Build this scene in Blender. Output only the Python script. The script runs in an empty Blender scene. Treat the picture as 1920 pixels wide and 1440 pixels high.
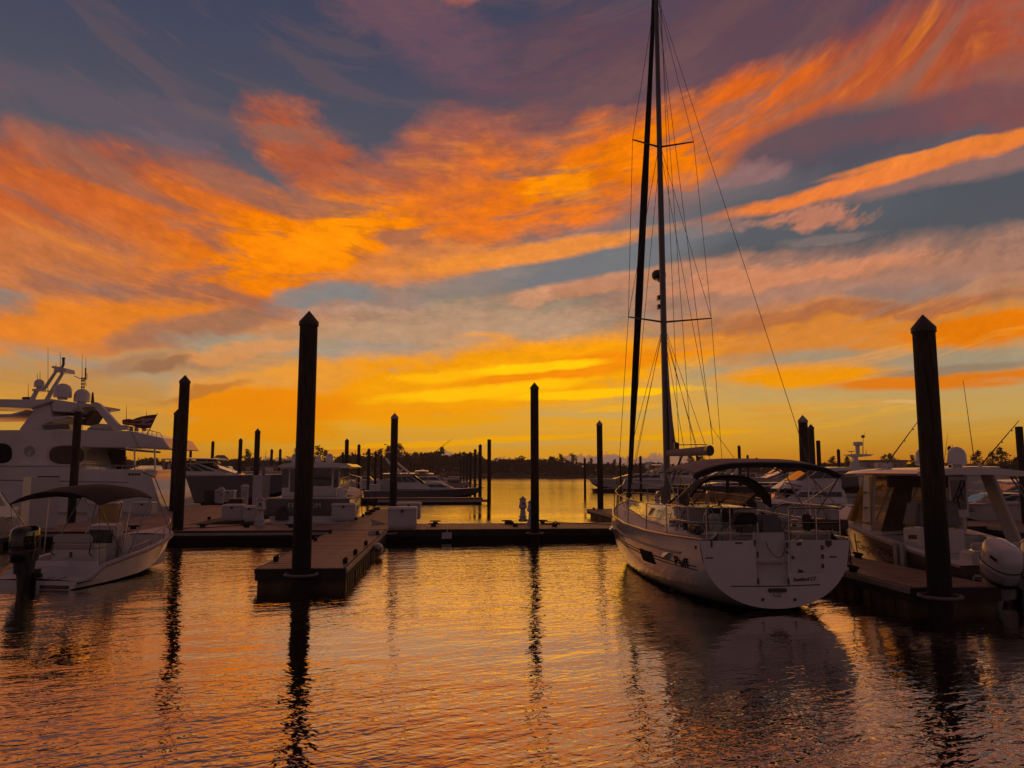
import bpy, bmesh, math, random
from mathutils import Vector, Matrix, noise
R = math.radians
sc = bpy.context.scene
C = sc.collection

# ------------------------------------------------------------------ camera
EYE, PITCH, F = 2.7, math.atan(166/1440), 1440.0
cam_data = bpy.data.cameras.new('camera')
cam_data.sensor_width = 36; cam_data.lens = F/1920*36
cam_data.clip_start = 0.1; cam_data.clip_end = 9000
cam = bpy.data.objects.new('camera', cam_data); C.objects.link(cam)
cam.location = (0, 0, EYE); cam.rotation_euler = (math.pi/2+PITCH, 0, 0)
sc.camera = cam
sc.view_settings.view_transform = 'Standard'; sc.view_settings.look = 'None'
sc.view_settings.exposure = 0; sc.view_settings.gamma = 1

def s2l(v):
    v /= 255.0
    return v/12.92 if v <= .04045 else ((v+.055)/1.055)**2.4
def hexc(h, k=1.0):
    h = h.lstrip('#')
    return tuple(s2l(int(h[i:i+2], 16))*k for i in (0, 2, 4)) + (1,)
def azel(px, py):                       # direction in degrees seen at a place of the photograph
    x = (px-960)/F; up = (720-py)/F
    dy = math.cos(PITCH)-up*math.sin(PITCH); dz = math.sin(PITCH)+up*math.cos(PITCH)
    return math.degrees(math.atan2(x, dy)), math.degrees(math.atan2(dz, math.hypot(x, dy)))

# ------------------------------------------------------------------ world: dusk sky with lit clouds
w = bpy.data.worlds.new('World'); sc.world = w; w.use_nodes = True
nt = w.node_tree; N = nt.nodes; L = nt.links; N.clear()
def nd(t, **k):
    n = N.new(t)
    for a, b in k.items(): setattr(n, a, b)
    return n
def math_(op, a, b=None, c=None, clamp=False):
    n = nd('ShaderNodeMath', operation=op, use_clamp=clamp)
    for i, v in enumerate((a, b, c)):
        if v is None: continue
        if isinstance(v, (int, float)): n.inputs[i].default_value = v
        else: L.new(v, n.inputs[i])
    return n.outputs[0]
tc = nd('ShaderNodeTexCoord'); sep = nd('ShaderNodeSeparateXYZ'); L.new(tc.outputs['Generated'], sep.inputs[0])
dx, dy_, dz_ = sep.outputs
az = math_('MULTIPLY', math_('ARCTAN2', dx, dy_), 57.29578)
el = math_('MULTIPLY', math_('ARCSINE', dz_), 57.29578)
a30 = math_('MULTIPLY', math_('SUBTRACT', az, -5), 1/30)
a30 = math_('MINIMUM', math_('ABSOLUTE', a30), 1.25)
aa = math_('MULTIPLY', a30, a30)
q = math_('MULTIPLY', el, math_('SUBTRACT', 1.0, math_('MULTIPLY', aa, .27)))
comb = nd('ShaderNodeCombineXYZ'); L.new(az, comb.inputs[0]); L.new(q, comb.inputs[1])
def noise_(vec, sx, sy, scale, detail=4, rough=.55, off=0.0, out='Fac', dist=0):
    m = nd('ShaderNodeMapping'); m.inputs['Scale'].default_value = (sx, sy, 1); m.inputs['Location'].default_value = (off, off*.7, off)
    L.new(vec, m.inputs[0])
    n = nd('ShaderNodeTexNoise'); n.inputs['Scale'].default_value = scale; n.inputs['Detail'].default_value = detail
    n.inputs['Roughness'].default_value = rough; n.inputs['Distortion'].default_value = dist
    L.new(m.outputs[0], n.inputs['Vector']); return n.outputs[out]
streak = noise_(comb.outputs[0], .085, .42, 1.0, 7, .64, 3.1, dist=.35)       # long wisps
fine = noise_(comb.outputs[0], .42, 1.1, 1.0, 8, .7, 9.3)        # mackerel texture
warpc = noise_(comb.outputs[0], .13, .22, 1.0, 4, .6, 5.5, 'Color')
flat = nd('ShaderNodeCombineXYZ'); L.new(az, flat.inputs[0]); L.new(el, flat.inputs[1])
v1 = nd('ShaderNodeVectorMath', operation='SUBTRACT'); L.new(warpc, v1.inputs[0]); v1.inputs[1].default_value = (.5, .5, .5)
v2 = nd('ShaderNodeVectorMath', operation='MULTIPLY_ADD'); L.new(v1.outputs[0], v2.inputs[0]); v2.inputs[1].default_value = (7.0, 4.0, 0); L.new(flat.outputs[0], v2.inputs[2])
pos = v2.outputs[0]
v3 = nd('ShaderNodeVectorMath', operation='MULTIPLY_ADD'); L.new(v1.outputs[0], v3.inputs[0]); v3.inputs[1].default_value = (3.0, 1.3, 0); L.new(flat.outputs[0], v3.inputs[2])
pos_s = v3.outputs[0]
# clear sky by elevation
ramp = nd('ShaderNodeValToRGB'); L.new(math_('MULTIPLY', el, 1/90, clamp=True), ramp.inputs[0])
stops = [(0, '#b06a38'), (.7, '#ca7f2a'), (2.0, '#d09638'), (4.2, '#cba35a'), (7, '#b8a078'), (10.5, '#a69476'), (14, '#8c8276'), (18, '#6c6a6e'), (23, '#555561'), (30, '#474a5e'), (45, '#34374e'), (90, '#25273a')]
cr = ramp.color_ramp
while len(cr.elements) > 1: cr.elements.remove(cr.elements[-1])
cr.elements[0].position = 0; cr.elements[0].color = hexc(stops[0][1])
for e, h in stops[1:]:
    x = cr.elements.new(e/90); x.color = hexc(h)
col = ramp.outputs[0]
def over(base, color, fac):
    m = nd('ShaderNodeMix', data_type='RGBA'); m.clamp_factor = True
    L.new(fac, m.inputs[0]); L.new(base, m.inputs[6]); m.inputs[7].default_value = color
    return m.outputs[2]
fray = {}
mixn = math_('MULTIPLY_ADD', fine, .5, math_('MULTIPLY', streak, .5))
def stroke(x0, y0, x1, y1, hw, h, op=.9, tex=.55, k=1.0, src=None, soft=.25, st=False):
    """a bank of cloud between two directions, hw half width, frayed by the wisp noise"""
    global col
    a0, e0 = azel(x0, y0); a1, e1 = azel(x1, y1)
    hwd = abs(azel((x0+x1)/2, (y0+y1)/2-hw)[1]-azel((x0+x1)/2, (y0+y1)/2+hw)[1])/2
    m = nd('ShaderNodeMapping', vector_type='TEXTURE')
    m.inputs['Location'].default_value = ((a0+a1)/2, (e0+e1)/2, 0)
    m.inputs['Rotation'].default_value = (0, 0, math.atan2(e1-e0, a1-a0))
    m.inputs['Scale'].default_value = ((math.hypot(a1-a0, e1-e0)/2+hwd)*1.35, hwd*1.75, 1)
    L.new(pos_s if st else pos, m.inputs[0])
    g = nd('ShaderNodeTexGradient', gradient_type='SPHERICAL'); L.new(m.outputs[0], g.inputs[0])
    key = (round(tex, 2), src is not None)
    if key not in fray: fray[key] = math_('MULTIPLY_ADD', math_('SUBTRACT', mixn if src is None else src, .5), tex*9, 1.0)
    s = math_('MULTIPLY', g.outputs['Fac'], fray[key])
    mr = nd('ShaderNodeMapRange'); L.new(s, mr.inputs[0])
    mr.inputs[1].default_value = .22-soft*.42; mr.inputs[2].default_value = .25+soft; mr.inputs[4].default_value = op
    col = over(col, hexc(h, k), mr.outputs[0])
# banks that carry on overhead, lit salmon from below
hig = nd('ShaderNodeMapRange', interpolation_type='SMOOTHSTEP'); L.new(el, hig.inputs[0]); hig.inputs[1].default_value = 32; hig.inputs[2].default_value = 44
hn = nd('ShaderNodeMapRange'); L.new(mixn, hn.inputs[0]); hn.inputs[1].default_value = .36; hn.inputs[2].default_value = .56; hn.inputs[4].default_value = .85
col = over(col, hexc('#94583e'), math_('MULTIPLY', hig.outputs[0], hn.outputs[0]))
# high thin mauve veil and the mid-level lit banks
stroke(1000, 160, 2000, 30, 150, '#6b4a52', .75, .35)
stroke(700, 330, 1300, 150, 70, '#74555a', .6, .4)
stroke(620, -60, 900, 110, 70, '#76545f', .7, .4)
stroke(845, 0, 895, -10, 22, '#a5605c', .8, .2)
stroke(-100, 120, 500, 270, 36, '#6a5c66', .5, .35)
stroke(230, 235, 420, 285, 12, '#7a646c', .5, .3)
stroke(-200, 560, 560, 640, 110, '#c58a5a', .6, .6)
stroke(-300, 300, 380, 330, 60, '#a85c48', .85, .3)
stroke(-250, 360, 480, 430, 95, '#cd6a3a', .92, .35)
stroke(-200, 500, 520, 520, 90, '#cb7b4c', .9, .45)
stroke(520, 240, 640, 330, 55, '#b9603f', .85, .3, src=fine)
stroke(250, 380, 620, 470, 70, '#dc7436', .85, .35)
stroke(380, 520, 900, 400, 95, '#ee8128', .95, .32)
stroke(640, 400, 1000, 300, 90, '#b8664c', .7, .35)
stroke(480, 470, 800, 440, 62, '#fb8c1c', .95, .3, 1.05)
stroke(560, 460, 690, 440, 34, '#ff9414', .95, .25, 1.1)
stroke(860, 380, 1380, 250, 80, '#ee7d30', .95, .3)
stroke(1000, 355, 1110, 350, 30, '#ff941a', .9, .25, 1.1, fine)
stroke(1120, 300, 1400, 262, 42, '#fa851c', .95, .25)
stroke(1330, 230, 1760, 130, 75, '#dd6c30', .92, .3)
stroke(1650, 130, 2100, 60, 110, '#b4593e', .85, .3)
stroke(1560, 190, 2000, 130, 60, '#b8603f', .8, .4)
stroke(1750, 180, 2050, 140, 50, '#935650', .8, .35)
gap = noise_(comb.outputs[0], .10, .48, 1.0, 7, .62, 91.0, dist=.5)
ga = nd('ShaderNodeMapRange'); L.new(gap, ga.inputs[0]); ga.inputs[1].default_value = .50; ga.inputs[2].default_value = .39; ga.inputs[4].default_value = .8
gb = nd('ShaderNodeMapRange'); L.new(el, gb.inputs[0]); gb.inputs[1].default_value = 7; gb.inputs[2].default_value = 11
sR0 = nd('ShaderNodeSeparateColor'); L.new(col, sR0.inputs[0]); lit0 = math_('MULTIPLY_ADD', sR0.outputs[0], 4, -.7, clamp=True)
gm = math_('MULTIPLY', math_('MULTIPLY', ga.outputs[0], gb.outputs[0]), math_('MULTIPLY_ADD', lit0, .75, .18)); col = over(col, hexc('#94685a'), gm)
gc = nd('ShaderNodeMapRange'); L.new(gap, gc.inputs[0]); gc.inputs[1].default_value = .57; gc.inputs[2].default_value = .68; gc.inputs[4].default_value = .32
col = over(col, hexc('#ff9a2c'), math_('MULTIPLY', math_('MULTIPLY', gc.outputs[0], gb.outputs[0]), lit0))
# slate gaps and the long bright contrail-like bank on the right
stroke(1400, 305, 1720, 220, 48, '#57525d', .92, .22, st=True)
stroke(1560, 250, 2000, 170, 34, '#715058', .7, .3)
stroke(1180, 400, 1480, 330, 38, '#7a6e70', .85, .3)
stroke(1340, 470, 2100, 380, 110, '#50555d', .9, .15, st=True)
stroke(1240, 440, 1700, 380, 40, '#5d6065', .8, .2, st=True)
stroke(1360, 330, 1480, 300, 16, '#a07370', .6, .3)
stroke(1470, 378, 2040, 262, 20, '#977069', .85, .35, st=True)
stroke(1290, 418, 2060, 205, 13, '#ee8648', .97, .28, st=True)
stroke(1560, 333, 2060, 200, 8, '#f08a45', .9, .2, st=True)
stroke(1440, 412, 1620, 396, 18, '#c98468', .85, .6, src=fine)
stroke(1260, 432, 1390, 420, 14, '#c08068', .7, .6)
stroke(1440, 460, 1660, 432, 8, '#8c7870', .6, .6, st=True)
# centre: slate band and orange ribs
stroke(900, 525, 1330, 430, 40, '#76777b', .92, .2, st=True)
stroke(560, 580, 1000, 500, 26, '#94847c', .75, .3)
stroke(640, 520, 960, 470, 24, '#d98850', .85, .35)
stroke(760, 505, 1240, 430, 15, '#f19547', .92, .25, st=True)
stroke(930, 560, 1440, 480, 14, '#d49068', .75, .3, st=True)
stroke(960, 560, 1010, 548, 12, '#d79d78', .7, .3, src=fine)
stroke(520, 565, 720, 545, 18, '#7f8484', .8, .2)
stroke(-60, 560, 60, 600, 26, '#84807c', .7, .2)
# right: salmon veil, orange belt
stroke(1180, 570, 2050, 470, 60, '#b5836c', .9, .35)
stroke(1240, 545, 1760, 480, 18, '#d98f68', .8, .35)
stroke(1560, 590, 1800, 540, 26, '#91776c', .75, .25)
stroke(1180, 640, 2050, 600, 46, '#de8a3c', .93, .35)
stroke(1300, 610, 1980, 545, 13, '#a8694c', .7, .3)
stroke(1700, 625, 2100, 612, 20, '#ea7e1c', .9, .25)
stroke(1400, 670, 2050, 668, 16, '#a2957c', .85, .25, st=True)
stroke(1340, 712, 1660, 694, 16, '#f79c1c', .95, .25, st=True)
stroke(1560, 722, 2050, 695, 13, '#e57f26', .92, .3, st=True)
stroke(1640, 700, 1960, 680, 7, '#94806a', .8, .2, st=True)
stroke(380, 805, 1480, 790, 75, '#efac38', .6, .15, st=True)
# broken ribs of low cloud between the banks
ribs = noise_(comb.outputs[0], .055, .85, 1.0, 7, .62, 71.0, dist=.4)
def ribl(lo, hi, h, op, e0, e1, e2, e3):
    global col
    a = nd('ShaderNodeMapRange'); L.new(ribs, a.inputs[0]); a.inputs[1].default_value = lo; a.inputs[2].default_value = hi; a.inputs[4].default_value = op
    b1 = nd('ShaderNodeMapRange'); L.new(el, b1.inputs[0]); b1.inputs[1].default_value = e0; b1.inputs[2].default_value = e1
    b2 = nd('ShaderNodeMapRange'); L.new(el, b2.inputs[0]); b2.inputs[1].default_value = e3; b2.inputs[2].default_value = e2
    col = over(col, hexc(h), math_('MULTIPLY', math_('MULTIPLY', b1.outputs[0], b2.outputs[0]), a.outputs[0]))
ribl(.46, .38, '#9f978c', .5, 4.5, 7, 9, 13)
ribl(.56, .64, '#eea04c', .6, 4, 6, 9, 13)
ribl(.54, .62, '#f6b03a', .6, 1.5, 3, 5, 7)
ribl(.45, .37, '#c9a866', .6, 1.2, 2.5, 5, 7)
# centre: gold core above the vanished sun
stroke(560, 620, 1120, 590, 34, '#c49a7c', .7, .4)
stroke(540, 680, 1240, 640, 22, '#f2a04a', .85, .35)
stroke(560, 660, 900, 655, 13, '#a4978a', .75, .3)
stroke(520, 755, 1000, 730, 40, '#f99f22', .92, .3, st=True)
stroke(560, 705, 1300, 655, 30, '#f9a228', .85, .5, st=True)
stroke(740, 730, 1260, 690, 36, '#fdaa20', .93, .45, 1.0, st=True)
stroke(860, 715, 1300, 655, 16, '#f78f24', .85, .3, st=True)
stroke(700, 752, 1100, 712, 10, '#ffc020', .9, .35, 1.1, st=True)
stroke(880, 698, 1120, 678, 7, '#ffc620', .9, .35, 1.15, st=True)
stroke(940, 744, 1300, 732, 7, '#ffc020', .92, .3, 1.12, st=True)
stroke(740, 708, 900, 700, 10, '#ffb81c', .85, .2, 1.1, st=True)
# left: low ribs
stroke(-120, 620, 420, 600, 38, '#ea8836', .9, .4)
stroke(200, 640, 520, 590, 20, '#977260', .75, .3)
stroke(160, 700, 420, 670, 16, '#a87c5c', .7, .35)
stroke(330, 640, 600, 650, 16, '#a59c88', .7, .3)
stroke(340, 668, 560, 640, 14, '#e0995c', .8, .35)
stroke(350, 735, 650, 700, 26, '#eda047', .8, .4)
stroke(340, 770, 620, 770, 34, '#f18f1e', .92, .35)
stroke(260, 700, 350, 672, 9, '#9c6f50', .8, .2)
stroke(280, 760, 460, 720, 8, '#c07c3c', .8, .3)
stroke(-60, 720, 300, 790, 46, '#c98c44', .6, .4)
stroke(330, 815, 620, 815, 16, '#ee9418', .85, .35)
# low thin lines
for a in [(620, 842, 1100, 816, 5, '#fbb01e'), (1120, 824, 1420, 806, 4, '#f6ae22'), (700, 800, 980, 780, 9, '#f0a62c'), (1100, 770, 1240, 762, 4, '#f4b23a'),
          (1010, 792, 1180, 788, 5, '#eaa838'), (1390, 768, 1510, 764, 5, '#e0a04a'), (1400, 782, 1560, 778, 5, '#dca045'), (1560, 756, 1700, 752, 4, '#d8a35c'),
          (1640, 755, 1760, 752, 2.5, '#e0b070'), (1760, 777, 1830, 776, 3, '#d9a04a'), (560, 850, 800, 846, 4, '#e09030')]:
    stroke(*a, op=.85, tex=.2, st=True)
# mottling of the lit cloud itself
mr = nd('ShaderNodeMapRange'); L.new(fine, mr.inputs[0]); mr.inputs[1].default_value = .3; mr.inputs[2].default_value = .7; mr.inputs[3].default_value = .86; mr.inputs[4].default_value = 1.13
ms = nd('ShaderNodeMapRange'); L.new(streak, ms.inputs[0]); ms.inputs[1].default_value = .3; ms.inputs[2].default_value = .7; ms.inputs[3].default_value = .93; ms.inputs[4].default_value = 1.05
puff = noise_(comb.outputs[0], .9, 1.5, 1.0, 5, .6, 81.0)
mf = nd('ShaderNodeMapRange'); L.new(puff, mf.inputs[0]); mf.inputs[1].default_value = .32; mf.inputs[2].default_value = .68; mf.inputs[3].default_value = .93; mf.inputs[4].default_value = 1.07
mm = math_('MULTIPLY', math_('MULTIPLY', mr.outputs[0], mf.outputs[0]), ms.outputs[0])
hi = nd('ShaderNodeMapRange'); L.new(el, hi.inputs[0]); hi.inputs[1].default_value = 3; hi.inputs[2].default_value = 12; mm = math_('MULTIPLY_ADD', math_('SUBTRACT', mm, 1.0), hi.outputs[0], 1.0)
sR = nd('ShaderNodeSeparateColor'); L.new(col, sR.inputs[0]); lit = math_('MULTIPLY_ADD', sR.outputs[0], 3.2, -.35, clamp=True); mm = math_('MULTIPLY_ADD', math_('SUBTRACT', mm, 1.0), lit, 1.0)
sc1 = nd('ShaderNodeVectorMath', operation='SCALE'); L.new(col, sc1.inputs[0]); L.new(mm, sc1.inputs[3]); col = sc1.outputs[0]
# far cumulus bank along the horizon
bump1 = noise_(flat.outputs[0], .22, .1, 1.0, 2, .5, 41.0)
bump2 = noise_(flat.outputs[0], 1.6, 1.6, 1.0, 5, .6, 51.0)
top = math_('ADD', math_('MULTIPLY_ADD', math_('SUBTRACT', bump1, .5), 2.6, 1.15), math_('MULTIPLY', math_('SUBTRACT', bump2, .5), 1.3))
azw = math_('MULTIPLY', math_('SUBTRACT', 1.0, math_('MULTIPLY', math_('ABSOLUTE', math_('ADD', az, 3)), 1/24)), 4, clamp=True)
edge = math_('MULTIPLY', math_('SUBTRACT', math_('MULTIPLY', top, azw), el), 7.0, clamp=True)
col = over(col, hexc('#86655c'), math_('MULTIPLY', edge, .85))
cb = azel(1150, 868)
for (cx, cy, r) in [(1128, 872, 26), (1150, 868, 22), (1105, 880, 20), (835, 858, 16), (1230, 868, 24), (740, 862, 22)]:
    c0 = azel(cx, cy); m = nd('ShaderNodeMapping', vector_type='TEXTURE'); m.inputs['Location'].default_value = (c0[0], c0[1], 0)
    m.inputs['Scale'].default_value = (r*.04*1.3, r*.04, 1); L.new(flat.outputs[0], m.inputs[0])
    g = nd('ShaderNodeTexGradient', gradient_type='SPHERICAL'); L.new(m.outputs[0], g.inputs[0])
    e = math_('MULTIPLY', math_('SUBTRACT', math_('MULTIPLY', g.outputs['Fac'], math_('MULTIPLY_ADD', bump2, 3.0, -.3)), .22), 7, clamp=True)
    col = over(col, hexc('#8c6c62'), math_('MULTIPLY', e, .8))
# away from the sunset the same clouds are unlit: the sky dims all round to dusk blue
ang = math_('MULTIPLY', math_('ABSOLUTE', az), 1/180)
back = nd('ShaderNodeMapRange', interpolation_type='SMOOTHSTEP'); L.new(ang, back.inputs[0]); back.inputs[1].default_value = .2; back.inputs[2].default_value = .62
bcol = nd('ShaderNodeValToRGB'); L.new(math_('MULTIPLY', el, 1/90, clamp=True), bcol.inputs[0])
b = bcol.color_ramp; b.elements[0].color = hexc('#7e5d5e'); b.elements[1].color = hexc('#3a3039'); b.elements.new(.12).color = hexc('#6e5558'); b.elements.new(.4).color = hexc('#4a3d42')
m = nd('ShaderNodeMix', data_type='RGBA'); L.new(back.outputs[0], m.inputs[0]); L.new(col, m.inputs[6]); L.new(bcol.outputs[0], m.inputs[7]); col = m.outputs[2]
hsv = nd('ShaderNodeHueSaturation'); hsv.inputs['Saturation'].default_value = 1.03; L.new(col, hsv.inputs['Color'])
gm_ = nd('ShaderNodeGamma'); gm_.inputs[1].default_value = 1.03; L.new(hsv.outputs[0], gm_.inputs[0]); col = gm_.outputs[0]
bgc = nd('ShaderNodeBackground'); L.new(col, bgc.inputs[0]); bgc.inputs[1].default_value = 1.0
sky = nd('ShaderNodeTexSky', sky_type='NISHITA'); sky.sun_disc = False; sky.sun_elevation = R(1.0); sky.sun_rotation = R(1.5)
bgs = nd('ShaderNodeBackground'); L.new(sky.outputs[0], bgs.inputs[0]); bgs.inputs[1].default_value = .0015
ad = nd('ShaderNodeAddShader'); L.new(bgc.outputs[0], ad.inputs[0]); L.new(bgs.outputs[0], ad.inputs[1])
wo = nd('ShaderNodeOutputWorld'); L.new(ad.outputs[0], wo.inputs[0])

# ------------------------------------------------------------------ last glow of the sun, from just over the horizon
sun = bpy.data.lights.new('sun', 'SUN'); sun.energy = .05; sun.angle = R(40); sun.color = (1.0, .42, .13)
so = bpy.data.objects.new('sun', sun); C.objects.link(so)
so.rotation_euler = (R(90-2.2), 0, R(180-4))          # shines from the gold core, slightly to the right of the camera axis
w.cycles.sampling_method = 'MANUAL'; w.cycles.sample_map_resolution = 256
cy = sc.cycles
cy.max_bounces = 6; cy.diffuse_bounces = 2; cy.glossy_bounces = 3; cy.transmission_bounces = 5; cy.transparent_max_bounces = 8
cy.caustics_reflective = False; cy.caustics_refractive = False
w.cycles.sampling_method = 'MANUAL'; w.cycles.sample_map_resolution = 256

# ================================================================== helpers
CP, SP = math.cos(PITCH), math.sin(PITCH)
def X_at(px, Y, Z): return (px-960)/F*(Y*CP+(Z-EYE)*SP)
def Z_at(py, Y):
    u = (720-py)/F
    return EYE+Y*(u*CP+SP)/(CP-u*SP)
def P(px, py, Y):
    Z = Z_at(py, Y); return Vector((X_at(px, Y, Z), Y, Z))
def Y_on(py, Z):                          # depth at which a level Z is seen at that row
    u = (720-py)/F
    return (Z-EYE)*(CP-u*SP)/(u*CP+SP)
GRID = R(4.7)
def G(x, y, z=0.0):                       # marina grid -> world
    return Vector((x*math.cos(GRID)-y*math.sin(GRID), x*math.sin(GRID)+y*math.cos(GRID), z))

class Frame:
    """a thing's own axes (+x right, +y forward, z up), with ways to read places of the photograph on its planes"""
    def __init__(s, loc, th): s.l = Vector(loc); s.th = th; s.c = math.cos(th); s.s = math.sin(th)
    def inv(s, p):
        d = Vector(p)-s.l; return Vector((d.x*s.c+d.y*s.s, -d.x*s.s+d.y*s.c, d.z))
    def vinv(s, d): return Vector((d.x*s.c+d.y*s.s, -d.x*s.s+d.y*s.c, d.z))
    def ray(s, px, py):
        u = (720-py)/F
        d = Vector(((px-960)/F, CP-u*SP, SP+u*CP)); return s.inv((0, 0, EYE)), s.vinv(d)
    def on(s, ax, px, py, v):
        o, d = s.ray(px, py); return o+d*((v-o[ax])/d[ax])
    def y(s, px, py, v): return s.on(1, px, py, v)
    def x(s, px, py, v): return s.on(0, px, py, v)
    def z(s, px, py, v): return s.on(2, px, py, v)

class MB:
    def __init__(s): s.v = []; s.f = []
    def add(s, vs, fs):
        o = len(s.v); s.v += [tuple(v) for v in vs]; s.f += [tuple(i+o for i in f) for f in fs]; return s
    def box(s, x0, x1, y0, y1, z0, z1, M=None):
        vs = [Vector((x, y, z)) for z in (z0, z1) for x, y in ((x0, y0), (x1, y0), (x1, y1), (x0, y1))]
        if M: vs = [M@v for v in vs]
        return s.add(vs, [(3, 2, 1, 0), (4, 5, 6, 7), (0, 1, 5, 4), (1, 2, 6, 5), (2, 3, 7, 6), (3, 0, 4, 7)])
    def frus(s, b, t):                    # two matching rings
        n = len(b); return s.add(list(b)+list(t), [tuple(range(n-1, -1, -1)), tuple(range(n, 2*n))]+[(i, (i+1) % n, n+(i+1) % n, n+i) for i in range(n)])
    def prism(s, poly, off):              # planar polygon pushed along off
        off = Vector(off); return s.frus([Vector(p) for p in poly], [Vector(p)+off for p in poly])
    def loft(s, secs, close=False, cap=True, ring=False):
        n = len(secs[0]); o = [p for q_ in secs for p in q_]; fs = []
        for i in range(len(secs)-1):
            for j in range(n if ring else n-1):
                k = (j+1) % n; fs.append((i*n+j, i*n+k, (i+1)*n+k, (i+1)*n+j))
        if cap: fs += [tuple(range(n-1, -1, -1)), tuple((len(secs)-1)*n+j for j in range(n))]
        return s.add(o, fs)
    def tube(s, pts, r, n=6, r1=None, cap=True):
        pts = [Vector(p) for p in pts]; secs = []; m = len(pts); ref = None
        for i, p in enumerate(pts):
            d = (pts[min(i+1, m-1)]-pts[max(i-1, 0)]).normalized()
            if ref is None:
                ref = Vector((0, 0, 1)) if abs(d.z) < .9 else Vector((1, 0, 0))
            u = d.cross(ref).normalized(); ref = u.cross(d); v = ref
            rr = r if r1 is None else r+(r1-r)*i/(m-1)
            secs.append([p+u*rr*math.cos(2*math.pi*k/n)+v*rr*math.sin(2*math.pi*k/n) for k in range(n)])
        return s.loft(secs, cap=cap, ring=True)
    def lathe(s, prof, c=(0, 0, 0), n=16, M=None):
        secs = [[Vector((c[0]+r*math.cos(2*math.pi*k/n), c[1]+r*math.sin(2*math.pi*k/n), c[2]+z)) for k in range(n)] for r, z in prof]
        if M: secs = [[M@v for v in q_] for q_ in secs]
        return s.loft(secs, ring=True)
    def slab(s, pts, nrm, t): return s.prism(pts, Vector(nrm)*t)
    def build(s, name, mat, parent=None, label=None, kind=None, bevel=0, sharp=38, loc=None, M=None, merge=True):
        me = bpy.data.meshes.new(name); me.from_pydata([M@Vector(v) for v in s.v] if M else s.v, [], s.f)
        bm = bmesh.new(); bm.from_mesh(me)
        if merge: bmesh.ops.remove_doubles(bm, verts=bm.verts, dist=1e-4)
        if bevel:
            bmesh.ops.bevel(bm, geom=[e for e in bm.edges if e.is_manifold and e.calc_face_angle(0) > .6], offset=bevel, segments=2, affect='EDGES', clamp_overlap=True)
        if len(bm.faces) < 60000: bmesh.ops.recalc_face_normals(bm, faces=bm.faces)
        sh = R(sharp)
        for f in bm.faces: f.smooth = True
        for e in bm.edges:
            if len(e.link_faces) != 2 or e.calc_face_angle(0) > sh: e.smooth = False
        bm.to_mesh(me); bm.free()
        me.materials.append(mat)
        o = bpy.data.objects.new(name, me); C.objects.link(o)
        if parent: o.parent = parent
        if label: o['label'] = label
        if kind: o['kind'] = kind
        if loc: o.location = loc
        return o

def thing(name, label, cat, loc=(0, 0, 0), rz=0, group=None):
    o = bpy.data.objects.new(name, None); C.objects.link(o); o.empty_display_size = .3
    o.location = loc; o.rotation_euler = (0, 0, rz); o['label'] = label; o['category'] = cat
    if group: o['group'] = group
    return o
def tag(o, label, cat, group=None):
    o['label'] = label; o['category'] = cat
    if group: o['group'] = group
    return o
def child_copy(o, parent):
    c = o.copy(); C.objects.link(c); c.parent = parent
    for ch in list(o.children):
        child_copy(ch, c)
    return c
def text_mesh(txt, size, shear=0, extrude=.004, bold=0):
    cu = bpy.data.curves.new('lettering', 'FONT'); cu.body = txt; cu.size = size; cu.shear = shear; cu.extrude = extrude; cu.offset = bold
    cu.align_x = 'CENTER'; cu.align_y = 'CENTER'; cu.resolution_u = 3
    o = bpy.data.objects.new('lettering', cu); C.objects.link(o)
    dg = bpy.context.evaluated_depsgraph_get(); me = bpy.data.meshes.new_from_object(o.evaluated_get(dg))
    bpy.data.objects.remove(o); return me

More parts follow.
